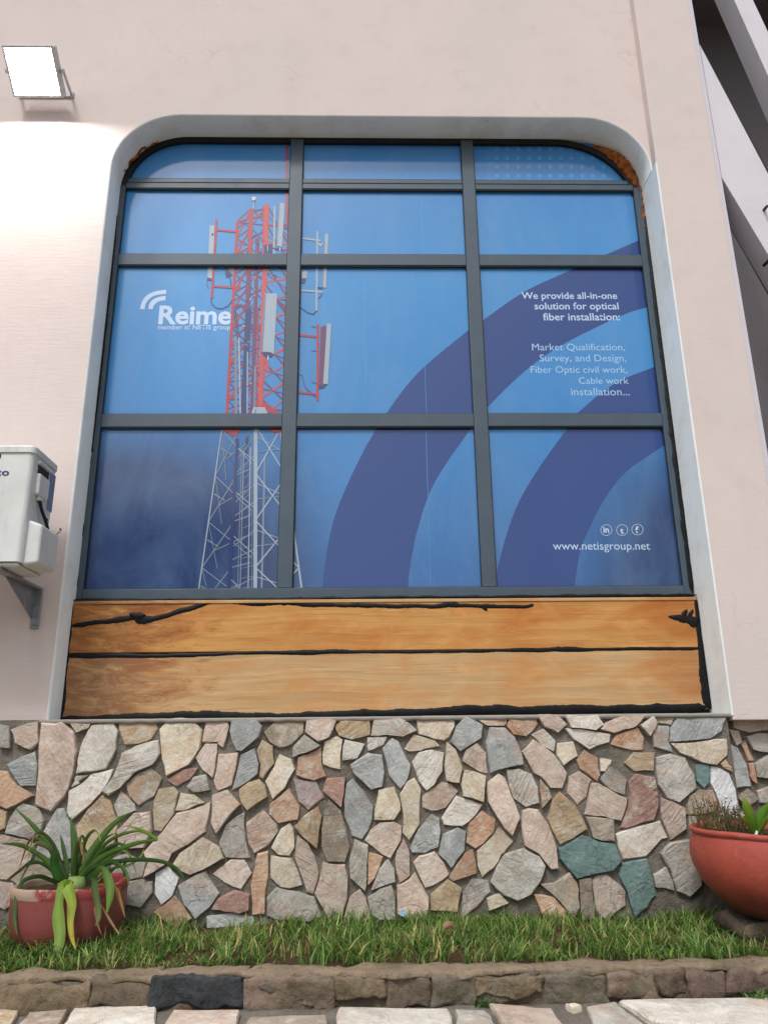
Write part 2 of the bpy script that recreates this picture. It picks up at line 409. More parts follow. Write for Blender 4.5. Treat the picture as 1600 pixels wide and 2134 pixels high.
def ground_mat():
    q = NM('dusty_ground', .95, .1); v = q.coord(); n1 = q.noise(v, 3, 8, .7)
    q.color(q.mix(n1, s2l((112, 100, 86)), s2l((150, 138, 122)))); q.bump(q.noise(v, 40, 4), .5, .01); return q.m
M['ground'] = ground_mat()
def attr_mat(name, rough=.55, spec=.35, trans=.35):
    q = NM(name, rough, spec); at = q.n('ShaderNodeAttribute'); at.attribute_name = 'Col'
    q.color(at.outputs['Color'])
    tl = q.n('ShaderNodeBsdfTranslucent'); q.l(at.outputs['Color'], tl.inputs['Color'])
    mx = q.n('ShaderNodeMixShader'); mx.inputs[0].default_value = trans
    q.l(q.b.outputs[0], mx.inputs[1]); q.l(tl.outputs[0], mx.inputs[2]); q.l(mx.outputs[0], q.o.inputs['Surface'])
    return q.m
M['blade'] = attr_mat('grass_blades', .6, .25, .45)
M['leaf'] = attr_mat('strap_leaves', .6, .25, .3)
def colattr(me, cols):
    a = me.color_attributes.new('Col', 'FLOAT_COLOR', 'POINT')
    flat = []
    for c in cols: flat += [c[0], c[1], c[2], 1]
    a.data.foreach_set('color', flat)
def enamel():
    q = NM('off_white_enamel', .42, .4); v = q.coord(); n1 = q.noise(v, 4, 6, .65); n2 = q.noise(q.coord(scale=(9, 9, .8)), 3, 5, .65); n3 = q.noise(v, 60, 4, .7)
    col = q.mix(q.ramp(n1, [(.35, 0), (.75, 1)]), s2l((220, 223, 222)), s2l((200, 203, 200)))
    col = q.mix(q.ramp(n2, [(.55, 0), (.8, .4)]), col, s2l((160, 156, 144))); col = q.mix(q.ramp(n3, [(.62, 0), (.72, .35)]), col, s2l((150, 140, 124)))
    q.color(col); q.bump(n1, .06, .004); return q.m
M['acw'] = enamel()
M['acg'] = plain('grey_sticker', (120, 140, 165), .5, var=.2, scale=60)
M['acd'] = plain('dark_recess', (60, 58, 54), .8)
M['rubber'] = plain('black_cable', (24, 24, 28), .5)
M['navyink'] = plain('navy_ink', (38, 48, 110), .5)
M['steel'] = plain('galvanised_steel', (150, 154, 160), .45, .5, .6, .15, 30)
M['beige'] = plain('beige_insulation', (214, 206, 188), .8)
M['lamph'] = plain('pale_grey_lamp_housing', (186, 188, 190), .45)
def foam_mat():
    q = NM('aged_orange_foam', .9, .2); v = q.coord(); n1 = q.noise(v, 26, 5, .7)
    q.color(q.mix(q.ramp(n1, [(.35, 0), (.65, 1)]), s2l((92, 44, 22)), s2l((190, 112, 52)))); q.bump(n1, 1, .02); return q.m
M['foam'] = foam_mat()
def pot_mat(name, a, b, chip, zlo):
    q = NM(name, .55, .35); v = q.coord(); 
    n1 = q.noise(v, 5, 6, .6); n2 = q.noise(v, 30, 5, .65)
    col = q.mix(q.ramp(n1, [(.3, 0), (.7, 1)]), s2l(a), s2l(b))
    sx = q.n('ShaderNodeSeparateXYZ'); q.l(v, sx.inputs[0])
    # splashed soil at the foot (dirt with an uneven edge)
    d = q.math('ADD', q.math('SUBTRACT', zlo, sx.outputs['Z']), q.math('MULTIPLY', q.math('SUBTRACT', n1, .5), .22))
    col = q.mix(q.ramp(d, [(0, 0), (.13, .9)]), col, s2l((74, 56, 49)))
    col = q.mix(q.math('MULTIPLY', q.ramp(n2, [(.66, 0), (.72, 1)]), .35), col, s2l(chip))
    n3 = q.noise(q.coord(scale=(4, 4, .8)), 6, 5, .6); col = q.mix(q.ramp(n3, [(.52, 0), (.75, .45)]), col, s2l((112, 72, 62)))
    col = q.mix(q.ramp(q.noise(v, 11, 4, .6), [(.6, 0), (.74, .35)]), col, s2l(chip))
    q.color(col); q.bump(q.math('ADD', n1, q.math('MULTIPLY', n2, .5)), .5, .012); return q.m
M['potl'] = pot_mat('dark_red_pot_paint', (138, 72, 68), (118, 60, 58), (170, 138, 126), -.01)
M['potr'] = pot_mat('brick_red_pot_paint', (170, 80, 64), (150, 66, 56), (178, 136, 116), .015)
def rim_mat():
    q = NM('worn_rim_paint', .7, .25); v = q.coord(); n1 = q.noise(v, 7, 6, .7)
    sx = q.n('ShaderNodeSeparateXYZ'); q.l(v, sx.inputs[0])
    f = q.ramp(q.math('ADD', n1, q.math('MULTIPLY', sx.outputs['X'], -1.1)), [(.44, 0), (.50, 1)])
    q.color(q.mix(f, s2l((138, 60, 58)), s2l((164, 142, 124)))); q.bump(n1, .5, .008); return q.m
M['bare'] = rim_mat()

# ================================================================== the setting
gnd = mesh('ground', [(-600, -600, -.78), (600, -600, -.78), (600, 600, -.78), (-600, 600, -.78)], [[0, 1, 2, 3]], M['ground'], None, origin=(0, 0, -.78)); gnd['kind'] = 'structure'

# ------------------------------------------------------------------ building facade
XL, XR, ZT, ZB, RAD = -1.455, 1.652, 4.25, .80, .38
bld = empty('building', (0, .3, -.2), 'pink plastered building wall with stone plinth and slanted concrete beams', 'building')
def arc(cx, cz, r_, a0, a1, n=14): return [(cx+r_*math.cos(R(a0+(a1-a0)*i/n)), cz+r_*math.sin(R(a0+(a1-a0)*i/n))) for i in range(n+1)]
opening = [(XL, ZB)] + arc(XL+RAD, ZT-RAD, RAD, 180, 90) + arc(XR-RAD, ZT-RAD, RAD, 90, 0)
V = []; F = []
cur = opening[1:]
for (x, z) in cur: V += [(x, 0, z), (x, 0, 6.6)]
for i in range(len(cur)-1):
    if cur[i+1][0]-cur[i][0] > 1e-6: F.append([2*i, 2*i+2, 2*i+3, 2*i+1])
b_ = len(V); V += [(-4.2, 0, ZB), (XL, 0, ZB), (-4.2, 0, ZT-RAD), (-4.2, 0, 6.6)]
F += [[b_, b_+1, 0, b_+2], [b_+2, 0, 1, b_+3]]
mesh('wall', V, F, M['pink'], bld, origin=(0, 0, 0))
# painted reveal round the opening: left side, arch and soffit, with a softly rounded arris
V = []; F = []
prof = [(-.001, -.004), (.0005, .001), (.006, .006), (.21, .006)]      # (y, inset)
def inset_open(d): return [(XL+d, ZB)] + arc(XL+RAD, ZT-RAD, RAD-d, 180, 90) + arc(XR-RAD, ZT-RAD, RAD-d, 90, 0)
for (yy, d) in prof:
    for i, p in enumerate(inset_open(d)):
        j = .0018*noise.noise((p[0]*7, p[1]*7, yy*3)); V.append((p[0]+j, yy, p[1]+j))
n_ = len(inset_open(0))
for a in range(3):
    for i in range(n_-1): F.append([a*n_+i, a*n_+i+1, (a+1)*n_+i+1, (a+1)*n_+i])
rv = mesh('reveal', V, [f[::-1] for f in F], M['mint'], bld, True, origin=(0, 0, 0)); rv['label'] = 'pale mint painted window reveal'
box('pilaster', XR, 1.99, -.06, .30, ZB, 6.6, M['pink'], bld, .004, 2)
o_ = box('reveal', XR-.005, XR+.004, -.062, .21, ZB+.02, ZT-RAD+.002, M['mint'], bld, .0015)
# slanted concrete screen right of the pilaster
box('post', 1.93, 2.05, 0, .15, ZB-.9, 6.6, M['lav'], bld, .004)
def xz(px, py, Y=0): q = W(px, py, Y); return Vector((q.x, q.z))
def diag(name, lo, up, x0, x1):
    def at(l, x): a, b = l; t = (x-a.x)/(b.x-a.x); return (x, a.y+(b.y-a.y)*t)
    return prism(name, [at(lo, x0), at(lo, x1), at(up, x1), at(up, x0)], .0, .15, M['lav'], bld)
d1 = diag('diagonal_beam', (xz(1507, 374), xz(1600, 530)), (xz(1461, 98), xz(1600, 361)), 2.051, 3.6)
d2 = diag('diagonal_beam', (xz(1530, 0), xz(1600, 157)), (xz(1569, 0), xz(1600, 66)), 2.051, 3.6)
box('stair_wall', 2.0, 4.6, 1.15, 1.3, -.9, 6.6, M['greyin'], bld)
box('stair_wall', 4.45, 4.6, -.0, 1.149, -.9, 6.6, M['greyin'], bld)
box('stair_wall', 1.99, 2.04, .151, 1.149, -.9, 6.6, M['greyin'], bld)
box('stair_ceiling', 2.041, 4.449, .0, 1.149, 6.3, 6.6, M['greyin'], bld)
# stubs of cut conduit sticking out of the slanted beam
for (px, py) in ((1591, 437), (1597, 546)):
    q = W(px, py, 0); tube('conduit_stub', [(q.x, .03, q.z), (q.x, -.035, q.z-.004), (q.x-.006, -.05, q.z-.012)], [.009, .008, .006], M['acd'], bld, 8)

# ------------------------------------------------------------------ stone plinth
pl = empty('stone_plinth', (0, 0, 0)); pl.parent = bld; pl.location = Vector((0, 0, 0)) - wloc(bld)
pl['label'] = 'plinth of irregular rough stones set in mortar'
def lumpy_sheet(name, x0, x1, z0, z1, Y, amp, nx, nz, m, parent):
    V = []; F = []
    for j in range(nz+1):
        for i in range(nx+1):
            x = x0+(x1-x0)*i/nx; z = z0+(z1-z0)*j/nz
            V.append((x, Y - amp*noise.noise((x*9, z*9, 3)) - amp*.5*noise.noise((x*31, z*31, 8)), z))
    for j in range(nz):
        for i in range(nx): k = j*(nx+1)+i; F.append([k, k+1, k+nx+2, k+nx+1])
    return mesh(name, V, F, m, parent, True, origin=(0, 0, 0))
lumpy_sheet('mortar_bed', -3.6, 1.636, -.3, .832, -.024, .009, 420, 95, M['mortar'], pl)
lumpy_sheet('mortar_bed', 1.60, 2.06, -.3, .815, .045, .009, 60, 95, M['mortar'], pl)
frombm('plinth_end', boxbm(1.60, 1.640, -.030, .12, -.3, .83, .004), M['mortar'], pl)
V = []; F = []       # thin cement ledge on top of the stones
nx = 160
for i in range(nx+1):
    x = -1.47+3.118*i/nx; j = .004*noise.noise((x*14, 2, 0)); k = .003*noise.noise((x*21, 5, 0))
    V += [(x, .15, .834), (x, -.044+j, .832+k*.3), (x, -.050+j, .827+k), (x, -.046+j, .813+k*2.2), (x, .0, .811)]
for i in range(nx):
    for a in range(4): F.append([i*5+a, (i+1)*5+a, (i+1)*5+a+1, i*5+a+1])
mesh('ledge', V, F, M['cement'], pl, True, origin=(0, 0, 0))

STONES = """g -1635,712 -1589,711 -1602,804 -1650,815
p -1576,770 -1568,733 -1495,703 -1463,735 -1476,824 -1526,816 -1592,791
p -1449,609 -1447,473 -1376,442 -1327,507 -1296,604 -1294,693 -1313,776 -1370,823 -1396,815 -1458,819
w -1284,658 -1285,601 -1226,607 -1161,619 -1123,699 -1122,778 -1142,816 -1240,808 -1269,745
t -1118,788 -1085,722 -1022,727 -970,743 -944,787 -959,822 -1121,818
c -936,785 -912,655 -890,587 -794,634 -752,704 -746,779 -793,829 -846,833 -900,830
w -992,730 -1034,716 -1091,689 -1122,585 -1161,524 -1133,509 -1086,541 -1032,601 -954,636 -923,682 -936,740
b -1555,589 -1521,553 -1454,554 -1459,637 -1475,696 -1535,674 -1594,643
o -1654,507 -1566,457 -1462,512 -1534,555 -1587,613 -1659,620
w -1311,441 -1287,409 -1212,475 -1170,523 -1147,559 -1128,619 -1219,600 -1260,557 -1312,530
n -1046,504 -1003,465 -938,506 -908,577 -961,620 -1016,601 -1063,555
g -1556,407 -1564,361 -1503,350 -1445,330 -1414,351 -1405,409 -1434,459 -1505,482 -1525,472
t -1612,362 -1566,381 -1567,449 -1637,466
b -1326,242 -1262,261 -1272,369 -1328,458 -1357,458 -1403,369 -1426,285
t -1223,453 -1266,387 -1245,317 -1189,265 -1092,314 -1090,411 -1125,490 -1165,509
g -1089,422 -1012,445 -1020,473 -1086,529 -1109,467
p -1072,297 -965,298 -937,364 -947,442 -1018,436 -1086,366
c -931,364 -899,360 -848,431 -835,517 -856,542 -921,533 -934,499 -942,449
p -834,434 -890,359 -964,278 -943,237 -956,180 -913,202 -860,233 -863,260 -769,314 -706,358 -694,421 -690,480 -762,451
p -1588,185 -1535,175 -1441,256 -1425,313 -1481,336 -1548,349 -1614,355 -1620,269
n -1480,152 -1419,161 -1335,194 -1382,258 -1451,236 -1521,178
p -1588,76 -1528,64 -1480,100 -1504,162 -1588,177
c -840,442 -783,453 -720,476 -765,510 -825,517
r -845,543 -787,573 -754,621 -819,615 -891,570
W -907,118 -877,74 -830,107 -811,174 -859,222 -908,195
b -778,73 -730,17 -671,61 -635,114 -696,202 -737,188 -809,146
o -867,69 -905,47 -813,-18 -745,19 -785,69 -822,107
g -1097,167 -1018,172 -963,180 -953,241 -1040,275 -1105,251
g -1043,76 -963,63 -918,118 -919,162 -968,171 -1058,163
c -1303,777 -1255,792 -1241,816 -1339,816
g -1300,546 -1234,593 -1284,593 -1292,585 -1267,560
p -738,780 -745,729 -674,731 -647,704 -626,797 -635,817 -730,817
b -621,774 -609,738 -588,691 -565,690 -490,748 -475,794 -504,821 -617,822
n -470,767 -443,727 -398,699 -340,714 -292,765 -291,816 -356,818 -408,826
p -283,765 -225,725 -176,743 -144,814 -171,826 -223,822 -280,815
t -146,795 -149,781 -131,750 -74,733 5,754 7,775 5,825 -54,824 -114,826
g -337,661 -281,679 -217,709 -270,747 -288,756 -337,706
c -203,631 -171,615 -124,605 -127,669 -116,734 -141,749 -198,726 -204,676
w -115,701 -118,643 -53,651 -17,713 -104,735
w -4,684 67,707 83,744 -6,742
p -736,611 -687,579 -677,662 -675,722 -728,722 -769,663
p -684,560 -664,522 -603,545 -589,606 -581,683 -668,677
b -601,523 -556,547 -491,592 -486,633 -508,700 -565,674
t -496,690 -478,630 -481,580 -467,569 -420,638 -428,710 -476,735
c -423,615 -456,559 -421,485 -372,530 -329,610 -343,651 -399,673
o -321,587 -285,571 -238,564 -190,577 -210,631 -213,702 -268,675 -316,660
t -570,527 -556,472 -530,440 -444,497 -456,541 -483,570 -531,557
q -307,472 -265,439 -196,489 -232,556 -331,569
r -201,520 -155,475 -121,449 -108,519 -104,574 -187,569
b -108,482 -105,407 -73,334 -33,317 -2,352 14,396 18,451 -20,513 -70,567 -98,544
b -67,588 9,522 58,531 70,592 59,665 -2,675 -84,624
p -685,390 -659,348 -561,467 -623,528 -684,507
g -646,310 -613,252 -507,247 -532,319 -540,375 -541,434 -621,385
p -518,303 -494,267 -433,299 -394,353 -397,381 -460,442 -531,390
c -421,290 -390,260 -342,254 -322,291 -328,362 -344,388 -381,366
o -433,425 -393,389 -309,400 -303,456 -351,530 -433,465
t -276,323 -222,283 -214,358 -204,416 -221,454 -282,417 -324,373
n -204,366 -202,294 -179,231 -104,229 -83,285 -99,367 -122,435 -176,485 -195,435
c 24,434 23,395 108,397 140,435 137,466 114,530 44,520
p -18,313 34,272 93,242 137,313 141,369 109,387 48,383 6,355
c -758,190 -698,212 -623,250 -641,291 -718,335 -811,273 -846,221
p -612,155 -545,127 -502,189 -535,243 -593,243 -668,187
o -503,142 -493,69 -493,27 -440,30 -441,99 -429,171 -434,274 -480,267 -487,215
c -422,214 -419,173 -375,136 -339,127 -285,143 -306,198 -335,247 -422,258
p -320,250 -285,172 -266,114 -239,103 -223,153 -214,186 -235,254 -262,306 -310,337
p -211,166 -231,106 -194,49 -167,-2 -113,18 -93,87 -90,170 -104,219 -200,228
g -83,243 -81,168 -18,111 -12,141 -10,213 -5,295 -63,321
o -5,138 20,163 58,249 -1,265 -5,205
r -665,55 -603,45 -547,40 -506,50 -507,106 -571,127 -639,93
g -430,24 -376,5 -306,0 -247,3 -198,18 -234,92 -300,114 -396,133 -434,93
p -109,0 0,-5 -14,87 -39,123 -83,91 -100,47
b -676,-24 -575,-43 -480,-27 -483,20 -584,38 -684,26
g 3,26 44,5 110,2 110,86 95,139 45,123 -6,88
g 8,119 111,151 110,197 82,240 43,199
g -767,516 -695,527 -717,592 -771,583 -797,544
w 11,750 79,752 154,742 217,770 190,798 138,826 22,817
c 224,756 294,732 340,724 363,739 388,786 388,824 217,817
b 396,786 368,719 411,677 509,734 517,792 440,829
p 494,813 532,790 612,785 626,800 623,830 543,833
o 625,784 652,749 708,740 768,790 754,831 699,832 645,830
p 771,820 795,779 856,755 899,788 863,830 777,834
b 90,576 139,521 171,563 188,620 134,723 104,738 62,694
c 182,678 249,690 320,700 300,724 201,752 160,690
w 219,554 255,513 291,541 326,593 337,671 284,686 224,675 193,633
c 336,619 344,555 400,543 417,605 389,686 349,720 345,670
p 417,635 496,588 529,583 524,674 487,713 436,685
b 539,583 613,607 688,617 684,657 658,735 614,778 547,781 526,711
p 732,583 766,564 802,519 856,516 885,578 827,662 742,726 686,672
w 797,691 832,673 844,716 790,771 732,749 763,717
c 843,652 869,612 937,654 922,715 850,708
c 416,489 504,462 520,571 479,588 423,599 406,538
p 523,466 589,353 622,326 659,398 623,493 603,564 576,582 522,541
w 636,479 691,440 750,458 747,521 726,578 670,601 612,598 620,533
n 756,505 759,435 804,478 794,519 761,557
c 136,500 151,418 146,340 174,309 221,374 229,526 203,567 169,550
p 235,490 235,443 274,427 339,444 395,511 366,540 325,550 269,516
w 326,373 408,365 473,417 500,454 445,473 385,491 318,399
b 185,261 243,260 299,284 310,347 307,398 274,416 216,357 178,278
b 300,254 353,199 410,269 422,344 385,360 320,333
o 421,299 460,273 496,298 543,341 555,391 496,428 435,378
c 466,205 485,163 533,197 573,251 626,304 573,361 523,311 466,265
p 674,287 734,251 781,190 813,191 811,277 785,367 744,428 702,435 671,424 665,362
t 781,391 803,334 830,285 883,309 954,347 906,448 843,504 806,466
p 130,145 175,174 173,266 149,321 118,267 112,212
p 239,123 290,138 341,173 323,218 283,266 217,248 190,221
o 358,148 460,179 449,273 413,258 365,201 342,160
g 571,89 626,70 688,92 726,136 759,204 736,239 672,273 584,251 548,205 519,143
p 249,7 252,85 197,183 170,158 117,133 119,27 177,7
t 259,37 370,30 394,120 336,155 261,95
g 388,4 457,47 516,106 507,150 440,156 397,101
c 505,29 590,60 554,99 499,78
o 735,1 838,-13 830,29 783,81 699,92
n 811,64 855,3 890,37 892,79 892,131 861,174 792,135 734,130
w 915,777 1028,763 1062,788 1040,830 890,829
w 922,725 991,679 1083,713 1093,743 955,767 892,772 888,771
p 1048,767 1106,749 1214,777 1264,828 1206,829 1148,821 1078,796
w 1270,733 1305,795 1292,822 1228,782
c 1318,792 1373,783 1398,819 1397,833 1302,831
b 1368,764 1356,710 1546,721 1601,758 1630,810 1588,833 1407,821
o 1194,674 1235,675 1245,730 1221,773 1118,740 1091,701
b 1284,688 1367,663 1350,702 1360,777 1316,781 1282,743
c 1400,662 1489,621 1558,607 1607,649 1620,718 1566,718 1502,708 1439,703 1358,702
o 941,599 1013,545 1030,570 1027,644 971,680 927,635
c 1035,586 1052,587 1087,633 1037,643
t 1183,586 1273,587 1286,664 1191,665 1144,619
g 1285,527 1318,469 1366,452 1454,515 1453,568 1420,641 1356,657 1288,642 1284,605
T 1460,541 1487,511 1517,531 1526,607 1501,613 1462,608
W 1524,531 1541,486 1550,442 1543,368 1622,383 1631,434 1629,506 1607,574 1565,599 1533,604
t 1591,590 1625,579 1602,634 1574,613
p 876,498 919,446 960,478 987,553 938,589 891,564
g 1059,518 1134,484 1149,555 1079,609 1027,552
p 968,480 947,406 1027,400 1106,379 1124,418 1139,474 1104,486 1014,537 988,536
r 1141,441 1100,350 1120,345 1182,366 1250,381 1276,450 1278,505 1275,557 1188,576 1155,538
n 974,314 1016,300 1068,301 1070,383 1013,394 949,398
p 1283,385 1314,298 1391,343 1393,428 1345,453 1287,473
n 1398,402 1447,400 1509,410 1544,437 1529,501 1472,505 1419,480
w 1097,223 1200,235 1276,306 1300,311 1276,376 1165,353 1076,326 1081,276
T 819,272 822,229 888,152 1044,181 1088,218 1069,285 998,296 928,324 844,281
T 1073,161 1101,97 1125,-5 1180,38 1222,86 1216,138 1199,226 1146,218 1091,206
g 1316,95 1369,72 1425,116 1427,222 1401,298 1313,288 1262,245 1298,172
g 1225,116 1307,100 1302,130 1281,191 1223,163
p 955,143 960,82 962,22 1006,-19 1089,45 1093,101 1076,122 1017,167 980,161
n 892,-11 954,-8 949,154 898,148 899,73
g 1399,346 1404,308 1430,292 1443,393 1407,396
b> 1648,589 1654,503 1733,513 1725,607 1696,679 1650,701
g> 1764,670 1829,658 1886,650 1889,741 1799,745 1740,728
g> 1763,553 1861,531 1890,580 1900,642 1830,648 1764,609
p> 1691,689 1717,706 1712,753 1665,764
o> 1734,621 1758,621 1736,714 1714,694
o> 1736,540 1757,517 1753,614 1732,612
p> 1683,769 1760,745 1848,759 1852,817 1771,820 1692,819
g> 1763,439 1877,436 1858,521 1757,492
n> 1697,424 1753,461 1715,503 1663,463
c> 1855,751 1932,743 1933,816 1856,794
p> 1654,281 1746,345 1705,418 1640,377"""
def build_stone(pts, k, base, parent, seed, h=None):
    rnd = random.Random(seed)
    cx = sum(p[0] for p in pts)/len(pts); cz = sum(p[1] for p in pts)/len(pts)
    ring = []
    for i, p in enumerate(pts):
        q = pts[(i+1) % len(pts)]; L = math.hypot(q[0]-p[0], q[1]-p[1]); ring.append(p)
        s = 1 if L < .05 else 2
        for t in range(1, s):
            f = t/s + rnd.uniform(-.12, .12); off = rnd.uniform(-.03, .03)*L
            ring.append((p[0]+(q[0]-p[0])*f + (q[1]-p[1])/L*off, p[1]+(q[1]-p[1])*f - (q[0]-p[0])/L*off))
    n = len(ring); h = h or rnd.choice([.017, .020, .023, .027, .034])*rnd.uniform(.9, 1.15); tx, tz = rnd.uniform(-.05, .05), rnd.uniform(-.05, .05)
    V = []; F = []
    def add(sc, depth, jit, jd):
        for (x, z) in ring:
            X = cx+(x-cx)*sc+rnd.uniform(-jit, jit); Z = cz+(z-cz)*sc+rnd.uniform(-jit, jit)
            V.append((X, base-depth-((X-cx)*tx+(Z-cz)*tz)*(depth > 0)+rnd.uniform(-jd, jd), Z))
    add(1.03, -.012, 0, 0); add(1.0, h*.72, .0012, .0015); add(.965, h*.98, .003, .0012); add(.6, h*1.0, .012, .0008)
    for a in range(3):
        for i in range(n): F.append([a*n+i, a*n+(i+1) % n, (a+1)*n+(i+1) % n, (a+1)*n+i])
    V.append((cx+rnd.uniform(-.01, .01), base-h-rnd.uniform(-.0008, .0008), cz)); c = 4*n-0
    for i in range(n): F.append([3*n+i, 3*n+(i+1) % n, c])
    return mesh('stone', V, F, M['s_'+k], parent, False, origin=(cx, base, cz))
sid = 0
for line in STONES.strip().split('\n'):
    a = line.split(); k = a[0][0]; back = '>' in a[0]; sid += 1
    pts = [tuple(float(q)/1000 for q in s.split(',')) for s in a[1:]]
    build_stone(pts, k, .045 if back else -.02, pl, sid)
# the plinth goes on to the left of what the photo shows
rr = random.Random(5)
for ix in range(13):
    for iz in range(6):
        cx = -3.5+ix*.145+(iz % 2)*.07+rr.uniform(-.02, .02); cz = .05+iz*.135+rr.uniform(-.02, .02)
        if cx > -1.745: continue
        a0 = rr.uniform(0, 1); nn = rr.choice([5, 6, 6, 7]); el = rr.uniform(.75, 1.25)
        pts = [(cx+.078*el*rr.uniform(.75, 1.02)*math.cos(a0+2*math.pi*i/nn), cz+.072/el*rr.uniform(.75, 1.02)*math.sin(a0+2*math.pi*i/nn)) for i in range(nn)]
        sid += 1; build_stone(pts, rr.choice('wbgcpptnog'), -.02, pl, sid)

# ------------------------------------------------------------------ lawn bed, kerb, paving
KB, KF = -.70, -.805
lumpy = []
V = []; F = []; nx, ny = 150, 26
for j in range(ny+1):
    for i in range(nx+1):
        x = -3.4+6.6*i/nx; y = .06-.775*j/ny
        V.append((x, y, .012*noise.noise((x*3, y*3, 1)) - .012 + (.02 if False else 0)))
for j in range(ny):
    for i in range(nx): k = j*(nx+1)+i; F.append([k, k+nx+1, k+nx+2, k+1])
bed = mesh('lawn_bed', V, F, M['soil'], None, True, origin=(0, -.35, 0)); bed['kind'] = 'structure'
def soilz(x, y): return .012*noise.noise((x*3, y*3, 1)) - .012

kerb = empty('kerb', (0, -.75, -.1), kind='structure')
def lump(name, x0, x1, y0, y1, z0, z1, m, parent, amp=.008, seed=0, nx=10, ny=3, nz=4, rnd_=.012):
    bm = boxbm(x0, x1, y0, y1, z0, z1)
    bmesh.ops.subdivide_edges(bm, edges=[e for e in bm.edges if abs((e.verts[0].co-e.verts[1].co).x) > .5*(x1-x0)], cuts=nx, use_grid_fill=True)
    bmesh.ops.subdivide_edges(bm, edges=[e for e in bm.edges if abs((e.verts[0].co-e.verts[1].co).z) > .5*(z1-z0)], cuts=nz, use_grid_fill=True)
    bmesh.ops.subdivide_edges(bm, edges=[e for e in bm.edges if abs((e.verts[0].co-e.verts[1].co).y) > .5*(y1-y0)], cuts=ny, use_grid_fill=True)
    c = Vector(((x0+x1)/2, (y0+y1)/2, (z0+z1)/2)); hf = Vector(((x1-x0)/2, (y1-y0)/2, (z1-z0)/2))
    for v in bm.verts:
        d = v.co-c
        q = Vector([max(-hf[i]+rnd_, min(hf[i]-rnd_, d[i])) for i in range(3)]); e = d-q
        if e.length > 1e-6: d = q + e.normalized()*min(rnd_, e.length)
        p = c+d
        nv = Vector((noise.noise(p*12+Vector((seed, 0, 0))), noise.noise(p*12+Vector((0, seed, 9))), noise.noise(p*12+Vector((5, 0, seed)))))
        nv2 = Vector((noise.noise(p*38+Vector((seed, 0, 0))), noise.noise(p*38+Vector((0, seed, 9))), noise.noise(p*38+Vector((5, 0, seed)))))
        v.co = p + nv*amp*1.6 + nv2*amp*.6
    return frombm(name, bm, m, parent, True)
def kmat(name, a, b, c):
    q = NM(name, .9, .2); v = q.coord(rnd=False); n1 = q.noise(v, 8, 6, .65); n2 = q.noise(v, 55, 5, .65); n3 = q.noise(v, 3.5, 5, .6)
    col = q.mix(q.ramp(n1, [(.32, 0), (.68, 1)]), s2l(a), s2l(b)); col = q.mix(q.ramp(n3, [(.5, 0), (.68, .8)]), col, s2l(c))
    col = q.mix(q.ramp(n2, [(.5, 0), (.72, .6)]), col, tuple(x*.45 for x in s2l(a)))
    q.color(col); q.bump(q.math('ADD', n1, n2), .9, .012); return q.m
KM = {'br': kmat('mossy_brown_stone', (116, 102, 84), (140, 122, 100), (100, 94, 72)), 'dk': kmat('dark_brown_stone', (102, 90, 78), (126, 110, 94), (72, 64, 56)),
      'bk': kmat('black_slate', (54, 56, 58), (76, 79, 82), (42, 43, 45)), 'pk': kmat('pinkish_brown_stone', (138, 120, 106), (122, 106, 94), (104, 95, 74)),
      'gy': kmat('grey_green_stone', (122, 114, 101), (110, 103, 90), (98, 94, 74)), 'mr': kmat('maroon_stone', (112, 94, 86), (122, 104, 95), (84, 74, 67)),
      'cap': kmat('brown_cement_cap', (130, 114, 96), (148, 132, 111), (110, 100, 79))}
def kx(px): return -1.2+px*.001563
kst = [(-400, -190, 'dk'), (-188, -2, 'gy'), (0, 192, 'br'), (196, 312, 'dk'), (320, 506, 'bk'), (514, 690, 'pk'), (694, 800, 'br'), (804, 890, 'dk'), (894, 985, 'gy'), (990, 1128, 'br'),
       (1132, 1262, 'gy'), (1266, 1362, 'pk'), (1366, 1424, 'dk'), (1428, 1512, 'mr'), (1516, 1612, 'mr'), (1616, 1800, 'gy'), (1804, 2000, 'br')]
for i, (a, b, k) in enumerate(kst):
    zt = -.012 - (.004 if k != 'bk' else -.004); zb = -.096 + .02*math.sin(i*2.3)
    bulge = {'bk': .004, 'pk': .008, 'br': .012, 'dk': .006}.get(k, .003)
    lump('kerb_stone', kx(a)-.006, kx(b)+.006, KF-bulge, KB-.012, zb, zt, KM[k], kerb, .013, i*3.1, nx=max(8, int((b-a)/7)), nz=9, rnd_=.006)
lump('kerb_cap', kx(-400), kx(330), KF+.001, KB+.006, -.022, .000, KM['cap'], kerb, .0085, 40, nx=70, nz=2, rnd_=.006)
lump('kerb_cap', kx(324), kx(512), KF+.022, KB+.004, -.018, .002, KM['cap'], kerb, .0055, 50, nx=24, nz=2, rnd_=.006)
lump('kerb_cap', kx(506), kx(2000), KF+.001, KB+.006, -.022, .000, KM['cap'], kerb, .0085, 60, nx=130, nz=2, rnd_=.006)
lump('kerb_mortar', kx(-400), kx(322), KF+.007, KB-.014, -.090, -.012, KM['gy'], kerb, .014, 91, nx=120, ny=3, nz=8, rnd_=.006)
lump('kerb_mortar', kx(504), kx(2000), KF+.007, KB-.014, -.090, -.012, KM['gy'], kerb, .014, 91, nx=300, ny=3, nz=8, rnd_=.006)
box('kerb_core', kx(-400), kx(2000), KF+.012, KB-.02, -.76, -.018, KM['dk'], kerb)

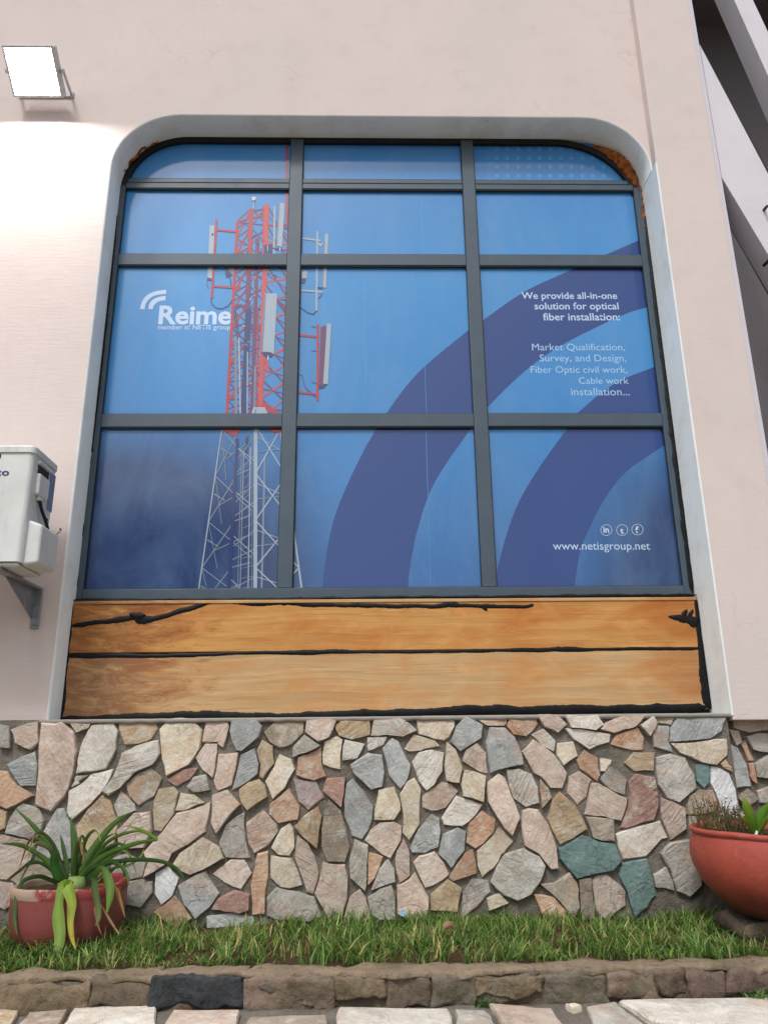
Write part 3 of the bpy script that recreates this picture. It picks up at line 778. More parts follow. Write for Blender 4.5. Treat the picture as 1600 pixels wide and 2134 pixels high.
pav = empty('paving', (0, -1.1, -.1), kind='structure')
lp = lumpy_sheet('paving_bed', -2.6, 2.6, 0, 1, 0, .006, 260, 40, M['mortar'], None)
me = lp.data
for v in me.vertices: v.co = Vector((v.co.x, KF+.035-.86*(1-v.co.z), -.102+v.co.y*-1))
me.flip_normals(); bpy.data.objects.remove(lp); lp = link('paving_bed', me, pav, (0, 0, 0))
box('retaining_face', -2.6, 2.6, KF-.85, KF-.82, -.8, -.115, M['mortar'], pav)
def pave(pts, k, seed, z=-.104):
    """flat stone on the ledge: polygon in x,y"""
    rnd = random.Random(seed); ring = []
    ar = sum(pts[i][0]*pts[(i+1) % len(pts)][1]-pts[(i+1) % len(pts)][0]*pts[i][1] for i in range(len(pts)))
    if ar < 0: pts = pts[::-1]
    cx = sum(p[0] for p in pts)/len(pts); cy_ = sum(p[1] for p in pts)/len(pts)
    for i, p in enumerate(pts):
        q = pts[(i+1) % len(pts)]; L = math.hypot(q[0]-p[0], q[1]-p[1]); ring.append(p); s = 2 if L < .15 else 4
        for t in range(1, s):
            f = t/s; off = rnd.uniform(-.03, .03)*min(L, .2)
            ring.append((p[0]+(q[0]-p[0])*f+(q[1]-p[1])/L*off, p[1]+(q[1]-p[1])*f-(q[0]-p[0])/L*off))
    n = len(ring); V = []; F = []
    for sc, h in ((1.01, -.01), (1, .012), (.96, .019), (.5, .021)):
        for (x, y) in ring: V.append((cx+(x-cx)*sc, cy_+(y-cy_)*sc, z+h+rnd.uniform(-.002, .002)))
    V.append((cx, cy_, z+.022))
    for a in range(3):
        for i in range(n): F.append([a*n+i, a*n+(i+1) % n, (a+1)*n+(i+1) % n, (a+1)*n+i])
    for i in range(n): F.append([3*n+i, 3*n+(i+1) % n, 4*n])
    return mesh('paving_stone', V, F, M['s_'+k], pav, False, origin=(cx, cy_, z))
def gp(px, py): q = G(px, py, -.095); return (q.x, q.y)
rows = [('t', [(-60, 2098), (45, 2104), (48, 2134), (-60, 2134)]), ('w', [(160, 2099), (325, 2096), (350, 2134), (150, 2134)]), ('p', [(360, 2112), (500, 2113), (506, 2134), (352, 2134)]),
        ('n', [(60, 2118), (140, 2112), (140, 2134), (56, 2134)]), ('n', [(520, 2126), (680, 2122), (690, 2134), (515, 2134)]), ('w', [(705, 2107), (935, 2108), (940, 2134), (700, 2134)]), ('g', [(948, 2112), (1010, 2113), (1040, 2134), (947, 2134)]),
        ('p', [(1018, 2098), (1150, 2110), (1168, 2134), (1052, 2134)]), ('g', [(1222, 2104), (1282, 2095), (1345, 2134), (1210, 2134)]), ('w', [(1290, 2091), (1660, 2084), (1660, 2134), (1365, 2134)]), ('c', [(1178, 2101), (1198, 2099), (1212, 2104), (1192, 2108)])]
for i, (k, pp) in enumerate(rows):
    pts = [gp(*p) for p in pp]
    ys = min(p[1] for p in pts)
    if k != 'c': pts = [(p[0], p[1] if p[1] > ys+.02 else p[1]-.13-.02*(i % 3)) for p in pts]
    pave(pts, k, 100+i)
rr = random.Random(11)
x = -2.4
while x < 2.4:
    wd = rr.uniform(.16, .32)
    pave([(x, -1.2+rr.uniform(-.01, .01)), (x+wd-.02, -1.2+rr.uniform(-.02, .02)), (x+wd-.025, -1.42+rr.uniform(-.03, .03)), (x+.01, -1.42+rr.uniform(-.03, .03))], rr.choice('wpgcn'), int(x*1000)); 
    pave([(x+.05, -1.47), (x+wd+.02, -1.47), (x+wd+.02, -1.63), (x+.05, -1.63)], rr.choice('wpgcn'), int(x*1000)+7); x += wd
for sgn in (-1, 1):
    x = 1.35
    while x < 2.4:
        wd = rr.uniform(.16, .3); a, b = sorted((sgn*x, sgn*(x+wd-.02)))
        if sgn < 0 or x > 1.4: pave([(a, -.85), (b, -.86), (b, -1.15), (a, -1.16)], rr.choice('wpgcn'), int(x*999*sgn)+3)
        x += wd

# ================================================================== the window
YG, YF = .1765, .164
win = empty('window', (.1, .16, 1.4), 'large arched-corner window with slate grey aluminium frame and twelve panes', 'window')
cols = [(-1.4178, -.4549), (-.3787, .5741), (.6483, 1.5959)]
rows_ = [(1.4658, 2.3423), (2.4186, 3.3444), (3.4203, 3.8701), (3.942, 4.232)]
box('stile', XL+.004, -1.4178, YF, .205, 1.412, ZT-RAD+.02, M['frame'], win, .003)
box('stile', 1.5959, XR-.007, YF, .205, 1.412, ZT-RAD+.02, M['frame'], win, .003)
for a, b in ((-.4549, -.3787), (.5741, .6483)): box('mullion', a, b, YF-.004, .205, 1.4655, 4.228, M['frame'], win, .003)
box('sill', -1.4175, 1.5956, YF-.006, .205, 1.410, 1.4652, M['frame'], win, .003)
for a, b in cols:
    for z0, z1 in ((2.3423, 2.4186), (3.3444, 3.4203)): box('transom', a+.0005, b-.0005, YF, .205, z0, z1, M['frame'], win, .003)
    box('transom', a+.0005, b-.0005, YF, .205, 3.8701, 3.908, M['frame'], win, .003)
    box('transom', a+.0005, b-.0005, YF+.002, .205, 3.9115, 3.942, M['frame'], win, .003)
# curved head: outer edge follows the opening, right corner is cut back further
RL, RRr = RAD-.008, .50
ou = arc(XL+RAD, ZT-RAD, RL, 180, 90) + arc(XR-RRr-.012, ZT-.008-RRr, RRr, 90, 12)
inn = arc(XL+RAD, ZT-RAD, RL-.036, 180, 90) + arc(XR-RRr-.012, ZT-.008-RRr, RRr-.036, 90, 12)
nn = len(ou); V = [(p[0], YF+.001, p[1]) for p in ou]+[(p[0], YF+.001, p[1]) for p in inn]+[(p[0], .205, p[1]) for p in inn]+[(p[0], .205, p[1]) for p in ou]
F = []
for a in range(3):
    for i in range(nn-1): F.append([a*nn+i, a*nn+i+1, (a+1)*nn+i+1, (a+1)*nn+i])
mesh('curved_head', V, [f[::-1] for f in F], M['gasket'], win, False)
for a, b in cols:
    for (z0, z1) in rows_:
        bm = boxbm(a-.008, b+.008, .1885, .1945, z0-.006, z1+.006)
        p = frombm('pane', bm, M['glass'], win)
        if z1 < 4: box('gasket', a, b, YF+.004, YG-.0005, z1-.006, z1, M['gasket'], p)
        box('gasket', a+.0005, b-.0005, YF+.006, YG-.0008, z0, z0+.003, M['gasket'], p)
        box('gasket', a, a+.003, YF+.005, YG-.0006, z0+.0031, z1-.0061, M['gasket'], p)
        box('gasket', b-.003, b, YF+.005, YG-.0006, z0+.0031, z1-.0061, M['gasket'], p)
# crumbling foam packed behind the right corner, a smear in the left one
def foam(pts, rads, seed, parent):
    pts = catmull(pts, 10); n = 10
    rd = [rads[0]+(rads[1]-rads[0])*abs(math.sin(math.pi*i/(len(pts)-1)))for i in range(len(pts))]
    V, F = tubev(pts, rd, n)
    V = [v + Vector((noise.noise(v*30+Vector((seed, 0, 0))), noise.noise(v*30+Vector((0, seed, 0))), noise.noise(v*30+Vector((0, 0, seed)))))*.016 for v in V]
    return mesh('sealing_foam', V, F, M['foam'], parent)
aa = arc(XR-RAD, ZT-RAD, RAD-.040, 72, -2, 6)
foam([(p[0], .186, p[1]) for p in aa], (.012, .046), 3, win)
foam([(XR-.012, .175, 3.90), (XR-.008, .17, 3.7), (XR-.006, .168, 3.48)], (.006, .012), 5, win)
ab = arc(XL+RAD, ZT-RAD, RAD-.010, 165, 118, 5); foam([(p[0], .152, p[1]) for p in ab], (.003, .007), 9, win)

# ------------------------------------------------------------------ printed film behind the glass
YB = .1860
art = empty('window_graphic', (.1, YB, 1.4), 'blue printed window film with lattice tower, indigo arcs and white lettering', 'window film')
for a, b in cols:
    for (z0, z1) in rows_:      # one cut sheet of film per pane, with hairline edges
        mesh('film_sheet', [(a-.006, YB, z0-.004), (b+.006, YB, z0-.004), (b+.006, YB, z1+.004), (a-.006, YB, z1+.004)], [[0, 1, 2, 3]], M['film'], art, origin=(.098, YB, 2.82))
def flat(name, pxs, Y, m, parent, smoothk=0):
    pts = [W(p[0], p[1], .17) for p in pxs]; pts = [(p.x, p.z) for p in pts]
    bm = bmesh.new(); fc = bm.faces.new([bm.verts.new((p[0], Y, p[1])) for p in pts]); bmesh.ops.triangulate(bm, faces=[fc])
    bm.normal_update()
    for f in bm.faces:
        if f.normal.y > 0: f.normal_flip()
    vs2 = [v.co.copy() for v in bm.verts]; bm.verts.index_update(); fs2 = [[v.index for v in f.verts] for f in bm.faces]; bm.free()
    return mesh(name, vs2, fs2, m, parent)
def sm(p): return [(q.x, q.y) for q in catmull([(a, b, 0) for a, b in p], 6)]
o1 = sm([(1360, 484), (1332, 497), (1202, 554), (1094, 604), (1004, 666), (970, 690), (870, 775), (803, 862), (752, 948), (702, 1060), (680, 1150), (670, 1238)])
i1 = sm([(850, 1238), (853, 1190), (868, 1110), (905, 1005), (980, 893), (1014, 849), (1094, 771), (1175, 714), (1295, 655), (1349, 637), (1400, 622)])
flat('arc', o1+i1, YB-.0003, M['ring'], art)
o2 = sm([(1400, 750), (1364, 762), (1280, 798), (1202, 861), (1180, 895), (1130, 964), (1083, 1042), (1055, 1117), (1036, 1192), (1030, 1238)])
i2 = sm([(1197, 1238), (1200, 1210), (1211, 1145), (1227, 1105), (1261, 1039), (1308, 980), (1383, 928), (1440, 890)])
flat('arc', o2+i2, YB-.0003, M['ring'], art)
# halftone dots
for r_ in range(4):
    for c_ in range(11):
        px, py = 1036+c_*22.3+(r_ % 2)*0, 306+r_*18.6
        rad = 4.4
        V = [W(px+rad*math.cos(2*math.pi*i/10), py+rad*math.sin(2*math.pi*i/10), .17) for i in range(10)]
        mesh('dot', [(q.x, YB-.0003, q.z) for q in V][::-1], [list(range(10))], M['dot'], art)
for x_, y0_, y1_ in ((878, 400, 526), (880, 560, 858), (888, 895, 1220), (1172, 895, 1218), (760, 560, 856)):   # reflections of pole and wires, painted on as thin strips
    a_, b_ = W(x_, y0_, .17), W(x_+1, y1_, .17); mesh('mirrored_line', [(a_.x-.0014, YB-.0005, b_.z), (a_.x+.0014, YB-.0005, b_.z), (a_.x+.0014, YB-.0005, a_.z), (a_.x-.0014, YB-.0005, a_.z)], [[0, 1, 2, 3]], M['dot'] if x_ < 880 else M['ring'] if x_ > 1000 else M['film'], art)
# tower: strokes in photo pixels, each a hair in front of the last
yy = [YB-.0007]
class Strokes:
    def __init__(s): s.d = {}
    def poly(s, key, pts):
        yy[0] -= 5e-6
        V, F = s.d.setdefault(key, ([], [])); b = len(V)
        q = [W(p[0], p[1], .17) for p in pts]
        ar = sum(q[i].x*q[(i+1) % len(q)].z-q[(i+1) % len(q)].x*q[i].z for i in range(len(q)))
        if ar < 0: q = q[::-1]
        V += [(p.x, yy[0], p.z) for p in q]; F.append(list(range(b, b+len(q))))
    def line(s, key, pts, wd):
        if not isinstance(wd, tuple): wd = (wd, wd)
        n = len(pts)-1
        for i in range(n):
            a, b = pts[i], pts[i+1]; dx, dy = b[0]-a[0], b[1]-a[1]; L = math.hypot(dx, dy) or 1
            w0 = wd[0]+(wd[1]-wd[0])*i/n; w1 = wd[0]+(wd[1]-wd[0])*(i+1)/n
            nx_, ny_ = -dy/L/2, dx/L/2
            s.poly(key, [(a[0]+nx_*w0, a[1]+ny_*w0), (b[0]+nx_*w1, b[1]+ny_*w1), (b[0]-nx_*w1, b[1]-ny_*w1), (a[0]-nx_*w0, a[1]-ny_*w0)])
    def line_t(s, key, pts, wd): s.line(key if key != 'white' else 'plight', pts, tuple(x*.72 for x in wd) if isinstance(wd, tuple) else wd*.72)
    def build(s, names, parent):
        for k, (V, F) in s.d.items(): mesh(names.get(k, k), V, F, M[k], parent)['kind'] = 'stuff'
tw = empty('tower', (-.55, YB, 1.45)); tw.parent = art; tw.location = Vector((-.55, YB, 1.45)) - wloc(art); tw['label'] = 'red and white lattice telecom tower in the print'
def lerp(a, b, t): return (a[0]+(b[0]-a[0])*t, a[1]+(b[1]-a[1])*t)
rt = random.Random(3)
s = Strokes()
# upper, red part
Lr = ((494, 456), (471, 868)); Rr_ = ((601, 468), (589, 868)); Cm = ((523, 430), (507, 868)); Cf = ((555, 422), (541, 868)); Cb = ((536, 492), (524, 868))
s.line('maroon', [Cb[0], Cb[1]], 8); 
for k in range(11):
    t0, t1 = k/11, (k+1)/11
    a0, a1, b0, b1, c0, c1, r0_, r1_ = (lerp(*Lr, t0), lerp(*Lr, t1), lerp(*Cm, t0), lerp(*Cm, t1), lerp(*Cf, t0), lerp(*Cf, t1), lerp(*Rr_, t0), lerp(*Rr_, t1))
    s.line('maroon', [a0, b1], 3.0); s.line('red', [b0, a1], 4.2 if k % 2 else 3); s.line('maroon', [lerp(a0, a1, .5), lerp(b0, b1, .3)], 2)
    s.line('maroon', [c0, r1_], 3.4); s.line('orange', [r0_, c1], 4 if k % 2 else 2.6); s.line('maroon', [lerp(c0, c1, .5), lerp(r0_, r1_, .6)], 2)
    s.line('maroon', [b0, c1], 2.6); s.line('red', [c0, b1], 2.2); s.line('navy', [lerp(b0, b1, .6), lerp(c0, c1, .35)], 2)
    s.line('maroon', [a0, b0], 2.5)
    if k % 2: s.poly('red', [a1, (a1[0]+14, a1[1]-16), (a1[0]+16, a1[1]-8), (a1[0]+3, a1[1]+3)])
    if k > 3 and k % 3 == 0: s.poly('maroon', [(b0[0], b0[1]), (c0[0]-2, b0[1]+6), (c0[0]-4, b0[1]+20), (b0[0]+2, b0[1]+14)])
s.line('red', [(494, 457), (555, 443)], 4); s.line('maroon', [(525, 436), (556, 430)], 3); s.line('maroon', [(494, 459), (601, 470)], 2)
s.line('red', [*Lr], 6); s.line('red', [*Rr_], 5)
s.line('red', [Cm[0], lerp(*Cm, .45)], 9); s.line('maroon', [lerp(*Cm, .3), Cm[1]], 10)
s.line('navy', [(486, 646), (494, 700), (505, 724)], 2); s.line('navy', [(490, 646), (500, 716)], 2); s.line('navy', [(517, 640), (506, 868)], 12)
s.line('plight', [(497, 700), (500, 868)], 3); s.line('pgrey', [(490, 700), (491, 860)], 5); s.line('plight', [(515, 730), (514, 868)], 2.4); s.line('pgrey', [(531, 760), (529, 868)], 4)
s.line('orange', [*Cf], 10); s.line('red', [(549, 424), (547, 510)], 2.5); s.line('red', [(537, 640), (534, 868)], 3)
s.line('orange', [(555, 750), (556, 772)], 8); s.poly('maroon', [(572, 612), (598, 640), (598, 656), (574, 626)]); s.poly('red', [(550, 834), (540, 846), (585, 868), (582, 858)])
for k in range(46):       # cables, clamps and ladders crowding the shaft
    y = rt.uniform(470, 860); x = rt.uniform(508, 548)-(y-470)*.03
    s.line(rt.choice(['navy', 'maroon', 'pgrey', 'maroon', 'plight']), [(x, y), (x+rt.uniform(-8, 8), y+rt.uniform(-5, 7))], rt.uniform(1.4, 3.2))
for k in range(20):
    y = rt.uniform(480, 640); x = rt.uniform(500, 590)
    s.line(rt.choice(['navy', 'maroon', 'red']), [(x, y), (x+rt.uniform(-14, 14), y+rt.uniform(-8, 8))], rt.uniform(1.2, 2.4))
s.line('red', [(597, 286), (597, 466)], 4.5)
s.poly('maroon', [(590, 462), (603, 464), (602, 476), (590, 472)])
s.line('maroon', [(486, 644), (492, 634), (503, 633), (514, 643)], 6)
# box units
s.poly('navy', [(549, 506), (567, 506), (567, 522), (549, 524)]); s.line('plight', [(557, 507), (557, 520)], 1.6)
s.poly('pgrey', [(471, 553), (486, 552), (487, 570), (470, 572)]); s.poly('navy', [(467, 556), (471, 553), (483, 570), (470, 576)]); s.line('navy', [(478, 574), (481, 594)], 2)
s.poly('plight', [(629, 562), (640, 561), (639, 576), (628, 577)]); s.poly('navy', [(627, 577), (637, 578), (635, 587), (627, 587)])
thin = .72
# lower, white part
Lw = ((461, 893), (411, 1240)); Rw = ((583, 893), (630, 1240)); Fw = ((532, 886), (531, 1240)); Bw = ((551, 950), (544, 1240)); Tw = ((494, 912), (475, 1240)); Dw = ((514, 905), (503, 1240))
s.line_t('pgrey', [*Bw], 6); s.line_t('navy', [*Dw], 8)
for k in range(16):
    t = k/16; a, b = lerp(*Dw, t), lerp(*Fw, t); s.line_t('pgrey', [(a[0]-3, a[1]+6), (b[0]-5, b[1]+4)], 1.8)
for k in range(4):
    t0, t1, tm = k/3.6, (k+1)/3.6, (k+.5)/3.6
    l0, l1, f0, f1, r0_, r1_, n0, n1 = lerp(*Lw, t0), lerp(*Lw, t1), lerp(*Fw, t0), lerp(*Fw, t1), lerp(*Rw, t0), lerp(*Rw, t1), lerp(*Tw, t0), lerp(*Tw, t1)
    s.line_t('pgrey', [l1, lerp(l0, f0, .55), (f0[0]-10, f0[1]-10)], (3.4, 4)); s.line_t('pgrey', [l0, lerp(l1, n1, .55)], 2); s.line_t('plight', [l0, (f1[0]-8, f1[1]-20)], 1.5)
    s.line_t('pgrey', [(l0[0]-2, l0[1]+38), (l0[0]+20, l0[1]+52)], 5); s.line_t('navy', [(l0[0]+10, l0[1]+42), (l0[0]+34, l0[1]+92)], 1.6); s.line_t('pgrey', [(l0[0]+8, l0[1]+62), (f0[0]-20, l0[1]+30)], 3)
    s.line_t('plight', [f0, r1_], 3.6); s.line_t('white', [f1, r0_], 4); s.line_t('plight', [lerp(f0, f1, .2), lerp(r0_, r1_, .48)], 2); s.line_t('pgrey', [lerp(f0, f1, .55), lerp(r0_, r1_, .42)], 3)
    s.line_t('pgrey', [lerp(n0, n1, .5), lerp(f0, f1, .2)], 3); s.line_t('plight', [lerp(n0, n1, .2), lerp(f0, f1, .75)], 2.2); s.line_t('pgrey', [lerp(n0, n1, .8), lerp(f0, f1, .6)], 3.4)
s.line_t('plight', [*Lw], (3, 4)); s.line_t('plight', [*Rw], (4, 6)); s.line_t('navy', [*Tw], (9, 12)); s.line_t('pgrey', [(503, 930), (494, 1240)], 2.5); s.line_t('plight', [(507, 940), (499, 1240)], 1.6)
s.line_t('plight', [*Fw], 11); s.line_t('white', [(534, 886), (533, 1240)], 4); s.line_t('pgrey', [(525, 886), (524, 1240)], 2)
s.line_t('plight', [(521, 930), (516, 1240)], 3)
s.poly('red', [(459, 890), (500, 890), (494, 903), (486, 906), (470, 899)]); s.poly('red', [(553, 888), (585, 888), (583, 901), (568, 899)]); s.poly('plight', [(527, 846), (551, 846), (560, 866), (521, 866)]); s.line('pgrey', [(533, 850), (529, 866)], 3)
s.build({'red': 'red_lattice', 'maroon': 'shaded_lattice', 'orange': 'sunlit_leg', 'navy': 'cable_tray', 'plight': 'white_lattice', 'pgrey': 'grey_lattice', 'white': 'white_leg'}, tw)
# antennas on outrigger poles
def ant(items, nm='antenna'):
    q = Strokes()
    for it in items: (q.line if it[0] == 'l' else q.poly)(*it[1:])
    V = []; F = []; ms = []
    me = bpy.data.meshes.new(nm); c = None
    mi = []
    for k, (v, f) in q.d.items():
        b = len(V); V += v; F += [[i+b for i in g] for g in f]; me.materials.append(M[k]); mi += [len(me.materials)-1]*len(f)
    n = len(V); c = Vector((sum(v[0] for v in V)/n, YB-.003, sum(v[2] for v in V)/n))
    me.from_pydata([(v[0]-c.x, v[1]-c.y, v[2]-c.z) for v in V], [], F); me.polygons.foreach_set('material_index', mi); me.update()
    return link(nm, me, tw, c)
ant([('p', 'plight', [(436, 466), (446, 466), (442, 578), (431, 575)]), ('l', 'navy', [(440, 484), (444, 486)], 5), ('p', 'navy', [(431, 574), (441, 577), (440, 582), (430, 580)]), ('l', 'red', [(450, 453), (440, 618)], 4.6),
     ('l', 'red', [(450, 475), (491, 479)], 4.4), ('l', 'red', [(442, 593), (486, 596)], 4.2), ('l', 'navy', [(438, 618), (440, 630), (450, 639), (463, 640), (475, 634), (483, 622)], 1.8), ('l', 'navy', [(431, 582), (430, 592), (434, 598)], 1)])
ant([('l', 'plight', [(572, 425), (570, 528)], 4), ('p', 'plight', [(581, 418), (593, 420), (587, 511), (575, 509)]), ('l', 'pgrey', [(582, 419), (576, 509)], 2.4), ('l', 'navy', [(568, 514), (584, 516)], 4), ('l', 'white', [(583, 512), (582, 519)], 2)])
ant([('p', 'plight', [(550, 608), (577, 608), (570, 735), (543, 732)]), ('l', 'pgrey', [(552, 609), (545, 732)], 4), ('p', 'navy', [(543, 732), (550, 730), (563, 731), (570, 735), (565, 741), (549, 740)]), ('l', 'orange', [(550, 741), (551, 751)], 4), ('l', 'white', [(558, 738), (558, 747)], 2)])
ant([('l', 'plight', [(661, 478), (659, 644)], 4.4), ('l', 'plight', [(631, 493), (668, 498)], 4), ('l', 'plight', [(627, 602), (672, 605)], 4), ('p', 'plight', [(677, 484), (684, 484), (679, 597), (671, 595)]), ('p', 'pgrey', [(674, 500), (677, 498), (673, 596), (670, 594)]),
     ('l', 'white', [(664, 502), (668, 509), (672, 502)], 2), ('l', 'navy', [(661, 596), (672, 597)], 4), ('l', 'navy', [(624, 636), (640, 648), (652, 652), (659, 644)], 1.8), ('l', 'navy', [(662, 620), (671, 610)], 1.6)])
ant([('l', 'red', [(662, 673), (661, 833)], 5), ('l', 'red', [(622, 695), (660, 699)], 4.6), ('l', 'red', [(620, 815), (661, 819)], 4.8), ('p', 'maroon', [(668, 678), (679, 675), (676, 803), (665, 806), (664, 800)]), ('p', 'plight', [(681, 671), (690, 672), (683, 798), (673, 797)]),
     ('p', 'navy', [(664, 800), (682, 798), (674, 806), (664, 808)]), ('l', 'navy', [(648, 677), (660, 679)], 1), ('l', 'navy', [(648, 727), (660, 730)], 1), ('l', 'navy', [(649, 793), (660, 797)], 1), ('l', 'navy', [(620, 777), (630, 780), (631, 790), (636, 806), (658, 826)], 1.2)])
ant([('l', 'plight', [(527, 432), (528, 412)], 2.4), ('p', 'white', [(524, 407), (532, 406), (532, 413), (524, 413)]), ('l', 'navy', [(525, 416), (531, 416)], 2)], 'beacon')

# ---- lettering
YT = YB-.0006
def text(name, body, px0, px1, ybase, m, parent, bold=0.0, Y=YT, plane=.17, slope=0.0, xh=None):
    """one line of lettering fitted between two photo columns on its base line"""
    cu = bpy.data.curves.new(name, 'FONT'); cu.body = body; cu.size = 1; cu.offset = bold; cu.resolution_u = 3; cu.fill_mode = 'FRONT'
    ob = bpy.data.objects.new(name, cu); C.objects.link(ob)
    dg = bpy.context.evaluated_depsgraph_get(); me = bpy.data.meshes.new_from_object(ob.evaluated_get(dg))
    bpy.data.objects.remove(ob); bpy.data.curves.remove(cu)
    xs = [v.co.x for v in me.vertices]; x0, x1 = min(xs), max(xs)
    a, b = W(px0, ybase, plane), W(px1, ybase+slope, plane)
    sx = (b.x-a.x)/(x1-x0); sz = sx if xh is None else xh
    for v in me.vertices:
        t = (v.co.x-x0)/(x1-x0); v.co = Vector((v.co.x-x0, 0, v.co.y)); v.co = Vector((v.co.x*sx, 0, v.co.z*sz+(b.z-a.z)*t))
    me.materials.clear(); me.materials.append(m); me.update()
    n = sum(p.normal.y for p in me.polygons)
    if n > 0: me.flip_normals()
    return link(name, me, parent, (a.x, Y, a.z))
text('brand_name', 'Reime', 328, 481, 671, M['white'], art, .028)
text('brand_subline', 'member of NETIS group', 327, 479, 683, M['white'], art, .006)
def ringpx(ox, oy, pts_o, pts_i): return sm(pts_o)+sm(pts_i)
flat('brand_wave', sm([(290, 640), (294, 626), (303, 613), (320, 604), (345, 600)])+sm([(345, 608), (322, 612), (310, 619), (302, 630), (300, 641)]), YT, M['white'], art)
flat('brand_wave', sm([(307, 640), (310, 629), (318, 620), (330, 615), (344, 613)])+sm([(343, 622), (331, 624), (324, 628), (318, 635), (317, 641)]), YT, M['white'], art)
for b_, x0, x1, y in (('We provide all-in-one', 1088, 1288, 619), ('solution for optical', 1115, 1291, 641), ('fiber installation:', 1133, 1294, 664)): text('lettering', b_, x0, x1, y, M['white'], art, .013)
for b_, x0, x1, y in (('Market Qualification,', 1110, 1304, 727), ('Survey, and Design,', 1126, 1307, 750), ('Fiber Optic civil work,', 1107, 1309, 774), ('Cable work', 1208, 1312, 797), ('installation...', 1192, 1314, 821)): text('lettering', b_, x0, x1, y, M['pale'], art, 0)
text('web_address', 'www.netisgroup.net', 1154, 1357, 1144, M['white'], art, 0)
def circ_icon(px, py, ch, x0, x1, yb):
    ro, ri, n = 12.2, 11.2, 28
    P = [W(px+ro*math.cos(2*math.pi*i/n), py+ro*.96*math.sin(2*math.pi*i/n), .17) for i in range(n)]+[W(px+ri*math.cos(2*math.pi*i/n), py+ri*.96*math.sin(2*math.pi*i/n), .17) for i in range(n)]
    o = mesh('icon', [(q.x, YT, q.z) for q in P], [[i, i+n, (i+1) % n+n, (i+1) % n] for i in range(n)], M['white'], art)
    text('icon_letter', ch, x0, x1, yb, M['white'], o, .03)
circ_icon(1265, 1103, 'in', 1259, 1271, 1108); circ_icon(1298, 1103, 't', 1294.5, 1301.5, 1110); circ_icon(1330, 1102, 'f', 1326.5, 1333.5, 1109)

# ------------------------------------------------------------------ wooden infill boards and black sealant
YW = .140
brd = empty('board_panel', (.1, .16, .84), 'two amber wooden boards under the window with smeared black sealant', 'wooden panel')
def plank(z0l, z0r, z1l, z1r, m):
    bm = boxbm(-1.449, XR-.008, YW, YW+.02, 0, 1, 0)
    for v in bm.verts:
        t = (v.co.x+1.449)/(XR-.008+1.449); v.co.z = (z1l+(z1r-z1l)*t) if v.co.z > .5 else (z0l+(z0r-z0l)*t)
    bmesh.ops.bevel(bm, geom=bm.edges[:], offset=.003, segments=1, affect='EDGES')
    return frombm('plank', bm, m, brd)
plank(1.148, 1.152, 1.404, 1.404, M['wood1']); plank(.848, .858, 1.139, 1.143, M['wood2'])
box('ledge_strip', -1.447, XR-.010, YW-.006, YW-.0005, 1.386, 1.402, M['wood2'], brd, .002)
box('dark_backing', -1.447, XR-.009, YW+.022, .192, .842, 1.404, M['gasket'], brd)
def sealant(pxs, parent=None, name='sealant', seed=0, jag=.35, Y=YW, th=.0035, k=10):
    """pxs: (px, py, half width in px) -> raised ragged bead"""
    parent = parent or brd
    P = [W(p[0], p[1], Y) for p in pxs]; sc = 3.8/1600
    pts = catmull([(p.x, p.z, q[2]*sc*1.3) for p, q in zip(P, pxs)], k)
    # resample finely so the edge can be ragged
    fine = []
    for i in range(len(pts)-1):
        L = (Vector(pts[i+1][:2])-Vector(pts[i][:2])).length; m = max(1, int(L/.009))
        for j in range(m): fine.append(pts[i].lerp(pts[i+1], j/m))
    fine.append(pts[-1]); n = len(fine); V = []; F = []
    for i, p in enumerate(fine):
        a = fine[max(i-1, 0)]; b = fine[min(i+1, n-1)]; t = Vector((b.x-a.x, b.y-a.y)); t.normalize() if t.length else None
        nrm = Vector((-t.y, t.x)); wd = max(p.z, .0012)
        j1 = 1+jag*(1.5*noise.noise((p.x*11, p.y*11, seed))+.6*noise.noise((p.x*47, p.y*47, seed+3))+.35*noise.noise((p.x*120, p.y*120, seed+4)))+max(0, noise.noise((p.x*22, p.y*22, seed+5))-.35)*3*jag
        j2 = 1+jag*(1.5*noise.noise((p.x*11, p.y*11, seed+9))+.6*noise.noise((p.x*47, p.y*47, seed+13))+.35*noise.noise((p.x*120, p.y*120, seed+14)))+max(0, noise.noise((p.x*22, p.y*22, seed+15))-.35)*3*jag
        e = min(1, min(i, n-1-i)/4+.15)
        c = Vector((p.x, p.y)); up = c+nrm*wd*j1*e; dn = c-nrm*wd*j2*e; u2 = c+nrm*wd*j1*e*.6; d2_ = c-nrm*wd*j2*e*.6
        hh = th*(1+.5*noise.noise((p.x*50, p.y*50, seed+2)))
        V += [(up.x, Y+.002, up.y), (u2.x, Y-hh, u2.y), (d2_.x, Y-hh*.9, d2_.y), (dn.x, Y+.002, dn.y)]
    for i in range(n-1):
        for a in range(3): F.append([i*4+a, (i+1)*4+a, (i+1)*4+a+1, i*4+a+1])
    me_o = mesh(name, V, F, M['seal'], parent, True)
    return me_o
sealant([(146, 1305, 4), (190, 1299, 4.5), (262, 1290, 5), (283, 1285, 8), (296, 1291, 9), (330, 1287, 5), (390, 1269, 5), (430, 1258, 4), (464, 1251, 3)], seed=1, jag=.34)
sealant([(270, 1279, 2), (288, 1283, 6), (304, 1282, 1.5)], seed=21, jag=.6, th=.008)
sealant([(474, 1254, 3), (520, 1256, 5), (560, 1257, 5.5), (600, 1256, 5), (640, 1260, 4.5), (700, 1261, 4), (800, 1263, 4), (905, 1263, 4), (935, 1260, 6.5), (965, 1262, 4), (1040, 1264, 3.6), (1092, 1264, 3.6), (1112, 1260, 3)], seed=2, jag=.38)
sealant([(1000, 1262, 2), (1008, 1268, 3.5), (1015, 1273, 2)], seed=22, jag=.5)
